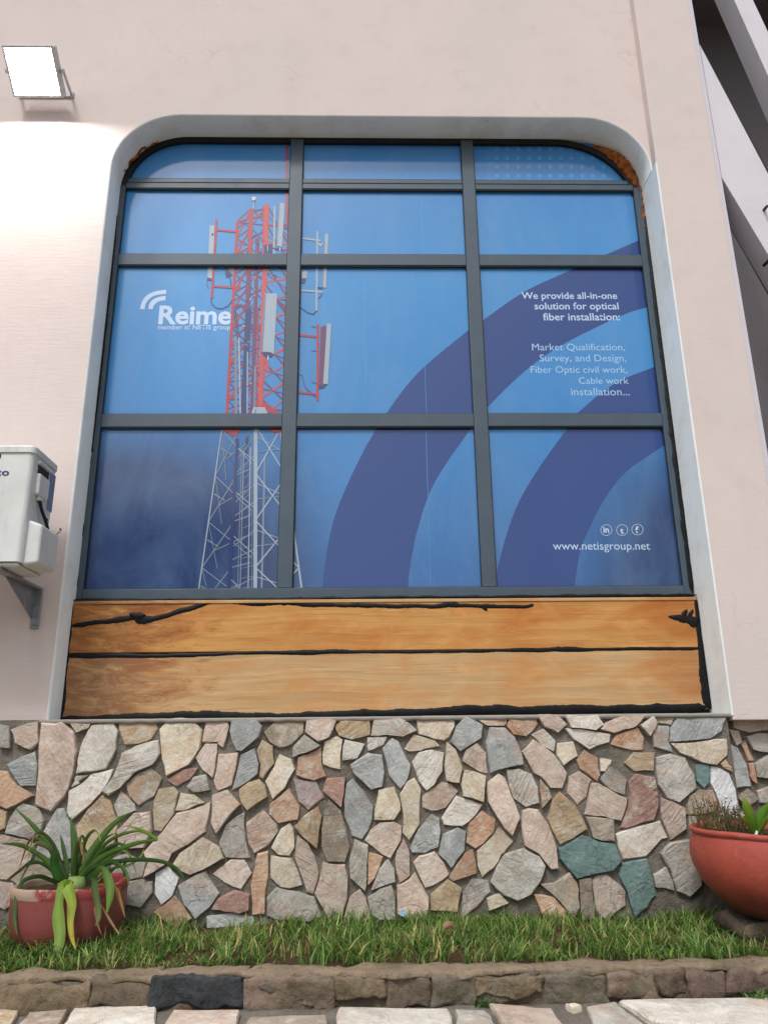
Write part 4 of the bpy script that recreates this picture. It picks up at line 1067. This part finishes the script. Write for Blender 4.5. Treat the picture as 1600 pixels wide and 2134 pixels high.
sealant([(138, 1368, 4.5), (200, 1367, 4), (345, 1367, 3.6), (520, 1361, 3), (600, 1361, 4), (700, 1358, 4.5), (760, 1359, 2.6), (900, 1358, 3), (1070, 1355, 3.4), (1180, 1354, 5), (1240, 1354, 3), (1340, 1352, 3), (1460, 1352, 3)], seed=3, jag=.28)
sealant([(126, 1500, 6), (200, 1499, 6), (330, 1493, 7), (460, 1492, 8), (560, 1494, 6), (800, 1486, 6.5), (900, 1483, 6.5), (1000, 1479, 8), (1100, 1479, 6.5), (1250, 1477, 6.5), (1380, 1475, 6.5), (1475, 1474, 6.5)], seed=4, jag=.26)
sealant([(150, 1250, 4), (145, 1310, 4), (138, 1370, 4), (132, 1430, 5), (127, 1500, 6)], seed=5, jag=.35)
sealant([(1449, 1243, 4), (1455, 1300, 5), (1460, 1352, 5), (1467, 1400, 9), (1473, 1440, 11), (1478, 1478, 12)], seed=6, jag=.3)
sealant([(1392, 1285, 2.5), (1406, 1287, 6), (1423, 1290, 10), (1440, 1294, 11), (1454, 1300, 14)], seed=7, jag=.3)
sealant([(1419, 1288, 3), (1426, 1279, 4), (1431, 1270, 2)], seed=17, jag=.5); sealant([(1432, 1288, 3), (1439, 1278, 4), (1444, 1270, 2)], seed=18, jag=.5)
sealant([(150, 1251, 2.6), (500, 1249, 2.4), (800, 1246, 2.4), (1100, 1243, 2.4), (1452, 1240, 2.6)], seed=8, jag=.5)
# beads between window frame and reveal
sealant([(153, 1246, 3), (186, 945, 3), (188, 938, 6), (190, 925, 3), (206, 800, 2.6), (232, 560, 2.6), (243, 440, 2)], win, seed=31, jag=.4, Y=.160)
sealant([(1443, 1236, 4), (1418, 1040, 4), (1398, 880, 4.5), (1383, 760, 4), (1365, 620, 4.5), (1345, 450, 3)], win, seed=32, jag=.4, Y=.160)

# ================================================================== flood light
fl = empty('flood_light', (-1.87, 0, 4.4), 'lit square flood lamp on the pink wall above the air conditioner', 'lamp')
A = R(52); fn = Vector((0, -math.cos(A), -math.sin(A))); fu = Vector((0, -math.sin(A), math.cos(A))); fx = Vector((1, 0, 0))
fc = Vector((-1.873, -.085, 4.285)) + fu*.125            # centre of the lit face
def obox(name, cx, cu, cn, hx, hu, hn, m, parent, bev=.004):
    bm = boxbm(-hx, hx, -hu, hu, -hn, hn, bev)
    for v in bm.verts: p = v.co.copy(); v.co = fc + fx*(cx+p.x) + fu*(cu+p.y) + fn*(cn+p.z)
    return frombm(name, bm, m, parent)
obox('housing', 0, 0, -.035, .140, .128, .028, M['lamph'], fl, .008)
for k in range(7): obox('cooling_fin', -.10+k*.033, 0, -.075, .003, .10, .0115, M['lamph'], fl, .001)
for cx, cu, hx, hu in ((0, -.121, .140, .007), (0, .121, .140, .007), (-.133, 0, .007, .1135), (.133, 0, .007, .1135)): obox('rim', cx, cu, .003, hx, hu, .0098, M['lamph'], fl, .002)
em = bpy.data.materials.new('lit_lamp_glass'); em.use_nodes = True; t_ = em.node_tree; t_.nodes.clear()
e_ = t_.nodes.new('ShaderNodeEmission'); e_.inputs['Color'].default_value = (1, .97, .92, 1); e_.inputs['Strength'].default_value = 300
o2_ = t_.nodes.new('ShaderNodeOutputMaterial'); t_.links.new(e_.outputs[0], o2_.inputs['Surface'])
vv = [fc+fx*a*.1255+fu*b*.1135 for a, b in ((-1, -1), (1, -1), (1, 1), (-1, 1))]
q = mesh('lit_glass', vv, [[0, 1, 2, 3]], em, fl)
if q.data.polygons[0].normal.dot(fn) < 0: q.data.flip_normals()
for sx_ in (-1, 1):
    p0 = fc+fx*sx_*.148; tube('bracket_arm', [p0+fn*-.03, p0+fn*-.06, Vector((p0.x, -.03, p0.z+.02)), Vector((p0.x, -.012, p0.z+.02))], .009, M['lamph'], fl, 6)
    tube('pivot_knob', [p0+fx*sx_*-.006+fn*-.03, p0+fx*sx_*.016+fn*-.03], .014, M['lamph'], fl, 10)
box('bracket_plate', fc.x-.16, fc.x+.16, -.013, -.002, fc.z, fc.z+.04, M['lamph'], fl, .003)

# ================================================================== air conditioner outdoor unit
ac = empty('air_conditioner', (-1.85, -.33, 1.40), 'white outdoor air conditioner unit on wall bracket at left edge', 'air conditioner')
AX, AF, AB, AZ0, AZ1 = -1.462, -.46, -.20, 1.462, 1.985
bm = boxbm(AX-.86, AX, AF, AB, AZ0, AZ1-.03)
bmesh.ops.bevel(bm, geom=[e for e in bm.edges if abs((e.verts[0].co-e.verts[1].co).z) > .3], offset=.022, segments=4, affect='EDGES', profile=.5)
frombm('body', bm, M['acw'], ac)
bm = boxbm(AX-.868, AX+.008, AF-.008, AB+.004, AZ1-.034, AZ1)
bmesh.ops.bevel(bm, geom=[e for e in bm.edges if abs((e.verts[0].co-e.verts[1].co).z) > .02], offset=.028, segments=4, affect='EDGES', profile=.5)
bmesh.ops.bevel(bm, geom=[e for e in bm.edges if min(v.co.z for v in e.verts) > AZ1-.005], offset=.009, segments=2, affect='EDGES', profile=.5)
frombm('top_cover', bm, M['acw'], ac)
box('base_tray', AX-.85, AX-.012, AF+.012, AB-.01, AZ0-.018, AZ0-.001, M['acw'], ac, .006)
# side: carrying handle, sticker, valve cover, cable, drain stub
hd = box('handle', AX-.004, AX+.020, AF+.05, AB-.10, 1.775, 1.875, M['acw'], ac, .010, 3)
box('handle_recess', AX+.0005, AX+.003, AF+.06, AB-.085, 1.870, 1.918, M['acd'], hd, .001)
box('handle_hood', AX-.002, AX+.016, AF+.045, AB-.075, 1.916, 1.930, M['acw'], hd, .005, 2)
box('cable_gland', AX+.001, AX+.018, AF+.075, AF+.115, 1.757, 1.774, M['acw'], hd, .004, 2)
box('sticker', AX+.0006, AX+.0018, AB-.068, AB-.008, 1.75, 1.93, M['acg'], ac)
st_ = box('sticker', AX+.0006, AX+.0018, AB-.075, AB-.02, 1.69, 1.735, M['acw'], ac)
box('sticker_print', AX+.0019, AX+.0024, AB-.062, AB-.038, 1.700, 1.712, M['acd'], st_)
bm = boxbm(AX-.01, AX+.062, AF+.035, AB-.035, 1.452, 1.66)
for v in bm.verts:
    if v.co.z > 1.6 and v.co.x > AX: v.co.z -= .028; 
    if v.co.z < 1.5 and v.co.x > AX: v.co.z += .012
bmesh.ops.bevel(bm, geom=bm.edges[:], offset=.012, segments=3, affect='EDGES', profile=.5)
frombm('valve_cover', bm, M['acw'], ac)
tube('cable', catmull([(AX+.010, AF+.095, 1.762), (AX+.018, AF+.11, 1.72), (AX+.028, AF+.15, 1.67), (AX+.033, AF+.19, 1.61)], 5), .0075, M['rubber'], ac, 8)
tube('valve_stub', [(AX+.03, AB-.06, 1.622), (AX+.062, AB-.045, 1.658)], .012, M['beige'], ac, 10)
tube('valve_stub', [(AX+.060, AB-.0458, 1.656), (AX+.068, AB-.0425, 1.664)], .006, M['acd'], ac, 8)
for k, z in enumerate((1.70, 1.612, 1.53)):
    box('louvre', AX-.75, AX-.148+.01*k*-1, AF-.004, AF+.004, z, z+.008, M['acw'], ac, .003)
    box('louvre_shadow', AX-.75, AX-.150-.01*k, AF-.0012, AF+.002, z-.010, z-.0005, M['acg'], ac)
# lettering on the front: only its last two letters are in the picture
def ac_text(body, px1, ybase, h_px, m, off):
    cu = bpy.data.curves.new('t', 'FONT'); cu.body = body; cu.size = 1; cu.offset = off; cu.resolution_u = 3; cu.fill_mode = 'FRONT'
    ob = bpy.data.objects.new('t', cu); C.objects.link(ob); dg = bpy.context.evaluated_depsgraph_get()
    me = bpy.data.meshes.new_from_object(ob.evaluated_get(dg)); bpy.data.objects.remove(ob)
    xs = [v.co.x for v in me.vertices]; x1 = max(xs); zs = [v.co.y for v in me.vertices]; z0 = min(zs); hh = max(zs)-z0
    a = W(px1, ybase, AF-.002); b = W(px1, ybase-h_px, AF-.002); sc = (b.z-a.z)/hh
    for v in me.vertices: v.co = Vector(((v.co.x-x1)*sc*1.35, 0, (v.co.y-z0)*sc))
    me.materials.clear(); me.materials.append(m); me.update()
    if sum(p.normal.y for p in me.polygons) > 0: me.flip_normals()
    return link('lettering', me, ac, (a.x, AF-.002, a.z))
ac_text('co', 18, 991, 10, M['navyink'], .015)
q0 = W(0, 950, AF-.002); box('badge', q0.x-.05, q0.x+.004, AF-.003, AF-.0005, q0.z-.010, q0.z+.010, M['acd'], ac, .001)
# wall bracket
for bx_ in (AX-.10, AX-.72):
    brk = box('wall_bracket', bx_-.02, bx_+.02, -.012, -.001, 1.245, 1.44, M['steel'], ac, .002)
    box('arm', bx_-.02, bx_+.02, AF+.01, -.0125, 1.428, 1.440, M['steel'], brk, .002)
    bm = bmesh.new(); vq = [bm.verts.new(p) for p in ((bx_-.018, AF+.14, 1.427), (bx_-.018, -.0125, 1.427), (bx_-.018, -.0125, 1.29))]
    f_ = bm.faces.new(vq); ex = bmesh.ops.extrude_face_region(bm, geom=[f_]); bmesh.ops.translate(bm, vec=(.004, 0, 0), verts=[g for g in ex['geom'] if isinstance(g, bmesh.types.BMVert)])
    frombm('gusset', bm, M['steel'], brk)
    for z in (1.265, 1.30, 1.36): tube('bolt', [(bx_+.004, -.013, z), (bx_+.004, -.022, z)], .007, M['steel'], brk, 6)
    box('rubber_foot', bx_-.018, bx_+.018, AF+.04, AF+.09, 1.4405, 1.4436, M['acd'], brk)

# ================================================================== pots and plants
def strap(name, pts, wid, ca, cb, parent, crease=.25, m=None, k=7):
    """leaf along 3D points; widths in metres at the points; colour base -> tip"""
    P = [Vector(p) for p in pts]
    cm = catmull(P, k); wl = catmull([(x, 0, 0) for x in wid], k); n = len(cm); V = []; F = []; cols = []
    side0 = None
    for i, p in enumerate(cm):
        t = (cm[min(i+1, n-1)]-cm[max(i-1, 0)]).normalized()
        vd = (p-CAMP).normalized(); vd = Vector((vd.x*.6, 1, .35))       # leaves open towards the light in front
        sd = t.cross(vd); sd = sd.normalized() if sd.length > 1e-4 else Vector((1, 0, 0))
        if side0 and sd.dot(side0) < 0: sd = -sd
        side0 = sd; up = sd.cross(t).normalized(); wv = max(wl[i].x, .0005)
        f = i/(n-1); c = [a+(b-a)*f**1.9 for a, b in zip(ca, cb)]; nz = 1+.18*noise.noise(p*25)
        V += [p+sd*wv*.5+up*wv*crease*.5, p+sd*wv*.26+up*wv*crease*.1, p-up*wv*crease*.12, p-sd*wv*.26+up*wv*crease*.1, p-sd*wv*.5+up*wv*crease*.5]
        cols += [[x*nz*s_ for x in c] for s_ in (.95, 1.02, 1.2, 1.0, .92)]
    for i in range(n-1):
        for a in range(4): F.append([i*5+a, i*5+a+1, (i+1)*5+a+1, (i+1)*5+a])
    o = mesh(name, V, F, m or M['leaf'], parent, True, origin=P[0]); colattr(o.data, cols); return o
def pxleaf(name, trace, parent, ca, cb, y0, y1, wpx, bend=1.0):
    n = len(trace); pts = []; wd = []
    for i, (px, py) in enumerate(trace):
        f = i/(n-1); Y = y0+(y1-y0)*f**bend; q = W(px, py, Y); pts.append(q); wd.append(wpx[i]*(Y-CAMP.y)/1600*.88)
    return strap(name, pts, wd, ca, cb, parent)
GD, GM, GL, GY, BR = s2l((60, 88, 42)), s2l((84, 116, 54)), s2l((146, 168, 88)), s2l((196, 168, 72)), s2l((138, 104, 70))
# left: squat red pot with strap-leaved plant
PX, PY = -1.168, -.285
pot = empty('flower_pot', (PX, PY, 0), 'squat dark red painted pot with worn pale rim on the lawn', 'pot')
lathe('pot_body', [(.02, -.01), (.135, -.008), (.165, .004), (.186, .03), (.196, .07), (.200, .12), (.200, .168)], PX, PY, M['potl'], pot, 56, .03, .9)
lathe('rim', [(.2003, .168), (.203, .18), (.204, .200), (.199, .207), (.188, .206), (.183, .195), (.183, .15)], PX, PY, M['bare'], pot, 56, .03, .9)
lathe('soil', [(.186, .176), (.10, .186), (.001, .19)], PX, PY, M['soil'], pot, 40, .06, .9)
lp_ = empty('strap_leaf_plant', (PX, PY, .19), 'green strap-leaved lily plant with a pale drooping leaf in squat red pot', 'plant')
B0 = (140, 1842)
LV = [([(128, 1838), (105, 1769), (66, 1719), (29, 1683)], GD, GM, -.25, -.12, (12, 13, 10, 1)),
      ([(126, 1838), (100, 1798), (60, 1770), (36, 1761), (5, 1759)], GM, GM, -.28, -.36, (12, 12, 10, 9, 2)),
      ([(153, 1836), (155, 1800), (154, 1760), (147, 1704)], GD, GM, -.24, -.22, (14, 15, 14, 3)),
      ([(158, 1836), (189, 1777), (236, 1719), (281, 1690)], GM, GM, -.24, -.14, (14, 15, 12, 1)),
      ([(162, 1838), (210, 1790), (276, 1761), (328, 1751)], GM, s2l((92, 132, 52)), -.28, -.30, (14, 13, 10, 5)),
      ([(328, 1751), (308, 1738), (285, 1727), (262, 1722)], s2l((96, 136, 56)), GL, -.30, -.29, (8, 8, 6, 1)),
      ([(165, 1838), (197, 1809), (262, 1794), (328, 1795), (367, 1811), (386, 1838)], GD, GD, -.30, -.36, (12, 12, 10, 9, 8, 2)),
      ([(120, 1836), (113, 1806), (113, 1786), (114, 1773)], s2l((60, 110, 52)), s2l((84, 132, 66)), -.30, -.36, (17, 18, 17, 14)),
      ([(150, 1846), (133, 1846), (123, 1878), (121, 1916), (124, 1955), (118, 1995), (112, 2024)], s2l((128, 160, 66)), s2l((150, 176, 104)), -.46, -.545, (14, 22, 17, 25, 22, 15, 2)),
      ([(146, 1842), (141, 1848), (150, 1880), (147, 1920), (150, 1952), (158, 1980)], s2l((140, 170, 70)), GY, -.46, -.54, (18, 26, 20, 13, 10, 2)),
      ([(190, 1838), (210, 1812), (225, 1836), (229, 1866), (222, 1906)], GM, s2l((108, 140, 58)), -.42, -.55, (12, 15, 19, 16, 2)),
      ([(180, 1838), (192, 1838), (200, 1870), (206, 1910), (200, 1930)], GD, s2l((120, 120, 70)), -.44, -.54, (14, 16, 14, 10, 3)),
      ([(120, 1842), (82, 1828), (48, 1838), (34, 1872), (30, 1920), (36, 1950)], GD, s2l((80, 106, 60)), -.34, -.50, (10, 10, 9, 9, 8, 2)),
      ([(196, 1846), (236, 1850), (250, 1878), (260, 1912)], s2l((160, 110, 60)), BR, -.42, -.5, (7, 10, 8, 2)),
      ([(190, 1850), (206, 1880), (228, 1918), (248, 1948)], BR, s2l((176, 150, 110)), -.38, -.50, (4, 4, 6, 3)),
      ([(188, 1852), (196, 1890), (204, 1930), (212, 1950)], BR, s2l((110, 78, 60)), -.38, -.50, (3, 5, 5, 2)),
      ([(205, 1842), (262, 1790), (258, 1808), (262, 1850)], GD, GD, -.20, -.18, (6, 6, 6, 2)),
      ([(172, 1838), (215, 1800), (250, 1770), (262, 1752)], GM, GM, -.22, -.16, (9, 9, 7, 2)),
      ([(160, 1838), (180, 1800), (216, 1752), (238, 1738)], GD, GM, -.2, -.12, (9, 9, 7, 2)),
      ([(140, 1838), (138, 1800), (130, 1760), (126, 1742)], GD, GD, -.2, -.12, (9, 10, 8, 2)),
      ([(200, 1836), (230, 1812), (262, 1806), (290, 1790), (300, 1770)], GM, GL, -.26, -.2, (5, 5, 5, 4, 1)),
      ([(180, 1840), (215, 1806), (240, 1800), (262, 1818), (268, 1846)], GD, GM, -.30, -.36, (8, 9, 8, 7, 2)),
      ([(130, 1840), (108, 1815), (84, 1800), (64, 1802)], GD, GD, -.24, -.2, (9, 9, 7, 2))]
rl = random.Random(12)
for k in range(14):
    dx = rl.uniform(-105, 150); hh = rl.uniform(40, 110); dr = rl.uniform(0, 60); x0 = 150+dx*.12
    LV.append(([(x0, 1840), (x0+dx*.35, 1840-hh*.75), (x0+dx*.75, 1840-hh), (x0+dx, 1840-hh+dr)], GD, rl.choice([GM, GL, BR]), rl.uniform(-.30, -.2), rl.uniform(-.40, -.10), (7, 8, 6, 1)))
for tr, ca, cb, y0, y1, ww in LV: pxleaf('leaf', tr, lp_, ca, cb, y0, y1, ww, .5 if tr[-1][1] > 1860 else 1.0)
tube('leaf_base', [(PX+.02, PY-.02, .17), (PX+.02, PY-.02, .225)], [.045, .03], plain('pale_leaf_sheath', (120, 140, 80), .6), lp_, 10)

# right: round brick-red bowl pot
QX, QY = 1.615, -.375
pot2 = empty('bowl_pot', (QX, QY, 0), 'large round brick red bowl pot at the right edge', 'pot')
lathe('pot_body', [(.02, .05), (.13, .052), (.19, .075), (.25, .12), (.298, .18), (.324, .235), (.332, .28), (.327, .325), (.315, .356)], QX, QY, M['potr'], pot2, 72, .012)
lathe('rim', [(.3152, .356), (.323, .363), (.325, .373), (.318, .380), (.306, .378), (.300, .366), (.302, .33)], QX, QY, M['potr'], pot2, 72, .02)
lathe('soil', [(.306, .345), (.15, .356), (.001, .36)], QX, QY, M['soil'], pot2, 40, .06)
soil_lump = lump('dark_lump', 1.40, 1.84, -.47, -.18, -.01, .054, KM['dk'], None, .012, 77, nx=12, ny=8, nz=2, rnd_=.02); tag(soil_lump, 'dark lump standing for soil and shade under the round red bowl pot', 'stone')  # dark brown lump stands for damp soil and shade beneath the pot
# young plant with variegated leaves
sh = empty('young_leafy_plant', (1.47, -.47, .36), 'young plant with broad yellow-green leaves in the round red pot', 'plant')
yb = -.50
Y1, Y2, Y3 = s2l((98, 138, 36)), s2l((150, 176, 66)), s2l((76, 116, 36))
pxleaf('leaf', [(1574, 1738), (1568, 1712), (1558, 1688), (1548, 1662)], sh, Y3, Y2, yb, yb-.03, (6, 20, 21, 3))
pxleaf('leaf', [(1577, 1738), (1582, 1714), (1592, 1692), (1606, 1672)], sh, Y3, Y1, yb, yb+.0, (6, 18, 20, 4))
pxleaf('leaf', [(1573, 1738), (1564, 1722), (1553, 1708), (1546, 1703)], sh, Y1, Y2, yb, yb-.07, (5, 13, 11, 2))
pxleaf('leaf', [(1578, 1738), (1588, 1722), (1596, 1709), (1606, 1703)], sh, Y1, Y2, yb, yb-.06, (5, 12, 10, 2))
pxleaf('leaf', [(1576, 1738), (1578, 1715), (1584, 1700), (1586, 1690)], sh, Y3, Y2, yb+.02, yb+.06, (5, 14, 12, 2))
pxleaf('leaf', [(1575, 1736), (1570, 1718), (1566, 1704), (1560, 1696)], sh, Y3, Y1, yb+.02, yb+.05, (5, 14, 12, 2))
q1 = W(1574, 1752, yb); q2 = W(1576, 1732, yb); tube('stem', [q1, q2], [.008, .006], M['beige'], sh, 8)
# wiry half-dry weed at the pot's left side
wd_ = empty('wiry_weed', (1.38, -.36, .36), 'wiry half-dry weed with tiny leaves inside the round red pot', 'plant')
rw = random.Random(21); V = []; F = []; cols = []; SV = []; SF = []
for k in range(120):
    a = rw.uniform(0, 1); bx = 1.325+a*.19; by = rw.uniform(-.46, -.24); hgt = rw.uniform(.06, .155)*(1.0 if a < .55 else .75)
    p0 = Vector((bx, by, .352)); p1 = p0+Vector((rw.uniform(-.06, .04), rw.uniform(-.04, .04), hgt))
    mid = (p0+p1)/2+Vector((rw.uniform(-.015, .015), 0, .01)); tv, tf = tubev([p0, mid, p1], [.0016, .0013, .0008], 4, False); b = len(SV); SV += tv; SF += [[i+b for i in f] for f in tf]
    for j in range(13):
        f = .15+.85*j/13+rw.uniform(-.03, .03); p = p0.lerp(mid, f*2) if f < .5 else mid.lerp(p1, f*2-1)
        d = Vector((rw.uniform(-1, 1), rw.uniform(-1, .4), rw.uniform(-.1, 1))).normalized(); s_ = d.cross(Vector((rw.uniform(-1, 1), rw.uniform(-1, 1), 1))).normalized()
        L = rw.uniform(.008, .017); b = len(V); V += [p, p+d*L*.5+s_*L*.18, p+d*L, p+d*L*.5-s_*L*.18]; F.append([b, b+1, b+2, b+3])
        dry = rw.random() < (.25 + .55*(f > .7))
        c = s2l((124, 92, 70)) if dry else s2l(rw.choice([(84, 108, 62), (104, 130, 84), (70, 96, 54), (132, 138, 90)])); cols += [c]*4
o_ = mesh('leaves', V, F, M['leaf'], wd_); colattr(o_.data, cols); o_['kind'] = 'stuff'
mesh('stems', SV, SF, plain('dry_stem', (108, 92, 60), .8), wd_)
# white-veined dead twigs on the pot soil
V = []; F = []; cols = []
for k in range(60):
    p = Vector((rw.uniform(1.34, 1.75), rw.uniform(-.62, -.3), .362)); d = Vector((rw.uniform(-1, 1), rw.uniform(-1, 1), rw.uniform(0, .35))).normalized(); s_ = d.cross(Vector((0, 0, 1))).normalized(); L = rw.uniform(.012, .04)
    if (p.x-QX)**2+(p.y-QY)**2 > .285**2: continue
    b = len(V); V += [p, p+d*L*.5+s_*.003, p+d*L, p+d*L*.5-s_*.003]; F.append([b, b+1, b+2, b+3]); c = s2l(rw.choice([(150, 134, 106), (96, 84, 68), (70, 60, 50)])); cols += [c]*4
o_ = mesh('leaf_litter', V, F, M['leaf'], pot2); colattr(o_.data, cols); o_['kind'] = 'stuff'

# ================================================================== lawn grass
rg = random.Random(99); V = []; F = []; cols = []
def blade(p, L, az, lean, wd, c):
    d = Vector((math.cos(az), math.sin(az), 0)); s_ = Vector((-d.y, d.x, 0)); b = len(V)
    for t, wf in ((0, 1), (.4, .85), (.75, .5)):
        q = p + d*(L*lean*t*t*1.1) + Vector((0, 0, L*(t-.35*lean*t*t)))
        V.append(q+s_*wd*wf*.5); V.append(q-s_*wd*wf*.5); cols.append([x*(.55+.6*t) if False else x for x in c]); cols.append(c)
    V.append(p + d*(L*lean*1.1)+Vector((0, 0, L*(1-.35*lean)))); cols.append([x*1.15 for x in c])
    F.extend([[b, b+1, b+3, b+2], [b+2, b+3, b+5, b+4], [b+4, b+5, b+6]])
GC = [(76, 106, 48), (94, 124, 56), (62, 92, 42), (114, 140, 70), (134, 152, 88), (86, 114, 50), (70, 98, 46)]
def density(x, y):
    d = .62+1.3*noise.noise((x*2.2, y*3, 5))+.3*noise.noise((x*7, y*7, 2))
    if (x-PX)**2+(y-PY)**2 < .17**2: return 0
    if (x-1.52)**2/.12+(y+.42)**2/.05 < .45: d *= .12            # bare damp soil round the bowl pot
    if (x+.58)**2/.03+(y+.55)**2/.008 < 1: d *= .25            # trodden bare patch
    return max(.05, min(1, d))
cnt = 0
while cnt < 25000:
    # grow in tufts
    x = rg.uniform(-2.5, 2.4); y = rg.uniform(-.70, -.02)
    if rg.random() > density(x, y): cnt += 1; continue
    z = soilz(x, y); tall = .8+.8*noise.noise((x*4, y*4, 8)) + (.12 if y > -.16 else 0)
    dry = noise.noise((x*3.1+3, y*5, 12)) > .12
    ta = rg.uniform(0, 6.28)
    for j in range(rg.randint(3, 6)):
        cnt += 1
        c = s2l(rg.choice(GC)); r_ = rg.random()
        if r_ < (.30 if dry else .09): c = s2l(rg.choice([(160, 150, 98), (140, 128, 82), (172, 158, 112), (120, 104, 72)]))
        g_ = rg.uniform(1.0, 1.9); c = [v*g_ for v in c]
        L = rg.uniform(.03, .095)*tall*(1.35 if rg.random() < .08 else 1)
        yy_ = min(y+rg.uniform(-.015, .015), -.035)
        blade(Vector((x+rg.uniform(-.015, .015), max(yy_, KB+.006), z-.004)), L, ta+rg.uniform(-1.6, 1.6), rg.uniform(.25, 1.15), rg.uniform(.0030, .0075), c)
gs = mesh('grass', V, F, M['blade'], None, False, origin=(0, -.35, 0)); colattr(gs.data, cols)
gs['kind'] = 'stuff'; gs['label'] = 'ragged green grass in the bed below the stone plinth'; gs['category'] = 'grass'
def tuft(name, x, y, z, n, hmin, hmax, seed, label, cs):
    global V, F, cols
    r_ = random.Random(seed); V = []; F = []; cols = []
    for i in range(n):
        p = Vector((x+r_.gauss(0, .018), y+r_.gauss(0, .010), z)); blade(p, r_.uniform(hmin, hmax), r_.uniform(0, 6.28), r_.uniform(.3, 1.2), r_.uniform(.004, .007), s2l(r_.choice(cs)))
    o = mesh(name, V, F, M['blade'], None, False, origin=(x, y, z)); colattr(o.data, cols); tag(o, label, 'weed')
q = G(1012, 2092, -.095); tuft('weed_tuft', q.x, KF-.022, -.10, 60, .015, .035, 4, 'small green weed tuft in the joint below the kerb centre', [(92, 120, 72), (74, 100, 60), (110, 128, 86)])
q = G(1585, 2090, -.095); tuft('weed_tuft', q.x, KF-.03, -.10, 60, .02, .06, 5, 'grassy weed tuft below the kerb at the right edge', [(110, 150, 80), (86, 124, 62), (132, 160, 96)])
q = G(1480, 1992, 0); 
for i, (px, py) in enumerate(((1465, 1990), (1535, 1985), (1560, 1940))):
    q = G(px, py, 0); tuft('weed_tuft', q.x, max(q.y, KB+.01), -.008, 22, .05, .11, 50+i, ['long grass tuft at the kerb below the round red pot', 'long grass tuft on damp soil right of the lawn', 'broad-bladed weed at the foot of the round red pot'][i], [(110, 150, 76), (88, 130, 60), (130, 164, 92)])
# scraps in the grass
q = G(838, 1912, .03); bm = bmesh.new(); bmesh.ops.create_grid(bm, x_segments=4, y_segments=4, size=.010)
for v in bm.verts: v.co = Vector((q.x+v.co.x*.7, q.y+.4*noise.noise(v.co*60)*.02, .045+v.co.y*1.2+.006*noise.noise(v.co*90)))
sc_ = frombm('litter_scrap', bm, plain('pale_blue_plastic', (150, 200, 236), .4), None, True); tag(sc_, 'tiny pale blue plastic scrap lying in the grass', 'litter')
dl = strap('dead_leaf', [G(921, 1944, .05), G(928, 1934, .06), G(938, 1930, .065), G(949, 1938, .05)], [.003, .024, .026, .003], s2l((170, 140, 112)), s2l((142, 110, 86)), None, .6); tag(dl, 'curled dry brown leaf lying on the grass', 'leaf')

# ================================================================== across the yard (seen only mirrored in the panes)
def tree(x, y, zt, rx, rz, seed, label, trunk_h):
    r_ = random.Random(seed); t = empty('tree', (x, y, -.78), label, 'tree', 'trees across the yard')
    bark = plain('bark', (86, 72, 58), .95, bump=.8)
    tv, tf = tubev([(x, y, -.8), (x+.1, y, trunk_h*.5), (x, y+.1, trunk_h), (x+.2, y, zt-rz)], [.2, .16, .12, .05], 9)
    for k in range(7):
        a = r_.uniform(0, 6.28); v2, f2 = tubev([(x, y+.05, trunk_h*.8+k*.1), (x+math.cos(a)*rx*.4, y+math.sin(a)*rx*.4, zt-rz*1.1), (x+math.cos(a)*rx*.75, y+math.sin(a)*rx*.7, zt-rz*.7+r_.uniform(-.4, .5))], [.08, .05, .02], 6); b = len(tv); tv += v2; tf += [[i+b for i in f] for f in f2]
    mesh('trunk', tv, tf, bark, t, True)
    V = []; F = []; cols = []
    cl = [(Vector((x, y, zt-rz))+Vector((r_.gauss(0, .5)*rx, r_.gauss(0, .5)*rx, r_.gauss(0, .42)*rz)), r_.uniform(.25, .5)*rx) for k in range(34)]
    for c, rad in cl:
        g_ = r_.uniform(.75, 1.3)
        for k in range(130):
            d = Vector((r_.gauss(0, 1), r_.gauss(0, 1), r_.gauss(0, 1))).normalized()*rad*r_.uniform(.5, 1.05)**.6; p = c+d
            u = Vector((r_.gauss(0, 1), r_.gauss(0, 1), r_.gauss(0, 1))).normalized(); v_ = u.cross(Vector((r_.gauss(0, 1), r_.gauss(0, 1), r_.gauss(0, 1)))).normalized(); L = r_.uniform(.07, .15)
            b = len(V); V += [p-u*L, p+v_*L*.5, p+u*L, p-v_*L*.5]; F.append([b, b+1, b+2, b+3]); cc = [q*g_ for q in s2l(r_.choice([(58, 84, 40), (70, 98, 46), (48, 72, 36)]))]; cols += [cc]*4
    o = mesh('crown', V, F, M['blade'], t, False, origin=(x, y, zt-rz)); colattr(o.data, cols)
tree(-8.2, -13, 6.3, 2.1, 2.0, 3, 'tall leafy tree across the yard mirrored in the lower left pane', 2.4)
tree(8.6, -14, 6.0, 2.4, 2.0, 8, 'broad leafy tree across the yard mirrored in the lower right pane', 2.2)
hs_ = empty('opposite_house', (-8.5, -22, -.78), 'two-storey house across the yard mirrored in the lower left panes', 'house')
box('wall', -13.5, -4.9, -27, -22, -.78, 8.3, M['greyin'], hs_)
prism('roof', [(-14, 8.3), (-4.5, 8.3), (-4.5, 8.75), (-14, 8.75)], -27.5, -21.4, plain('rusty_roof_sheet', (120, 84, 70), .7), hs_)
for k in range(3):
    for zz in (.8, 4.9): w_ = box('window', -12.6+k*2.7, -11.2+k*2.7, -22.0, -21.95, zz, zz+1.4, M['acd'], hs_)
up_ = empty('utility_pole', (3.9, -13, -.78), 'slim utility pole across the yard mirrored in the right panes', 'pole')
tube('shaft', [(3.9, -13, -.78), (3.9, -13, 7.6)], [.06, .05], plain('pale_concrete_pole', (205, 205, 205), .8), up_, 10)
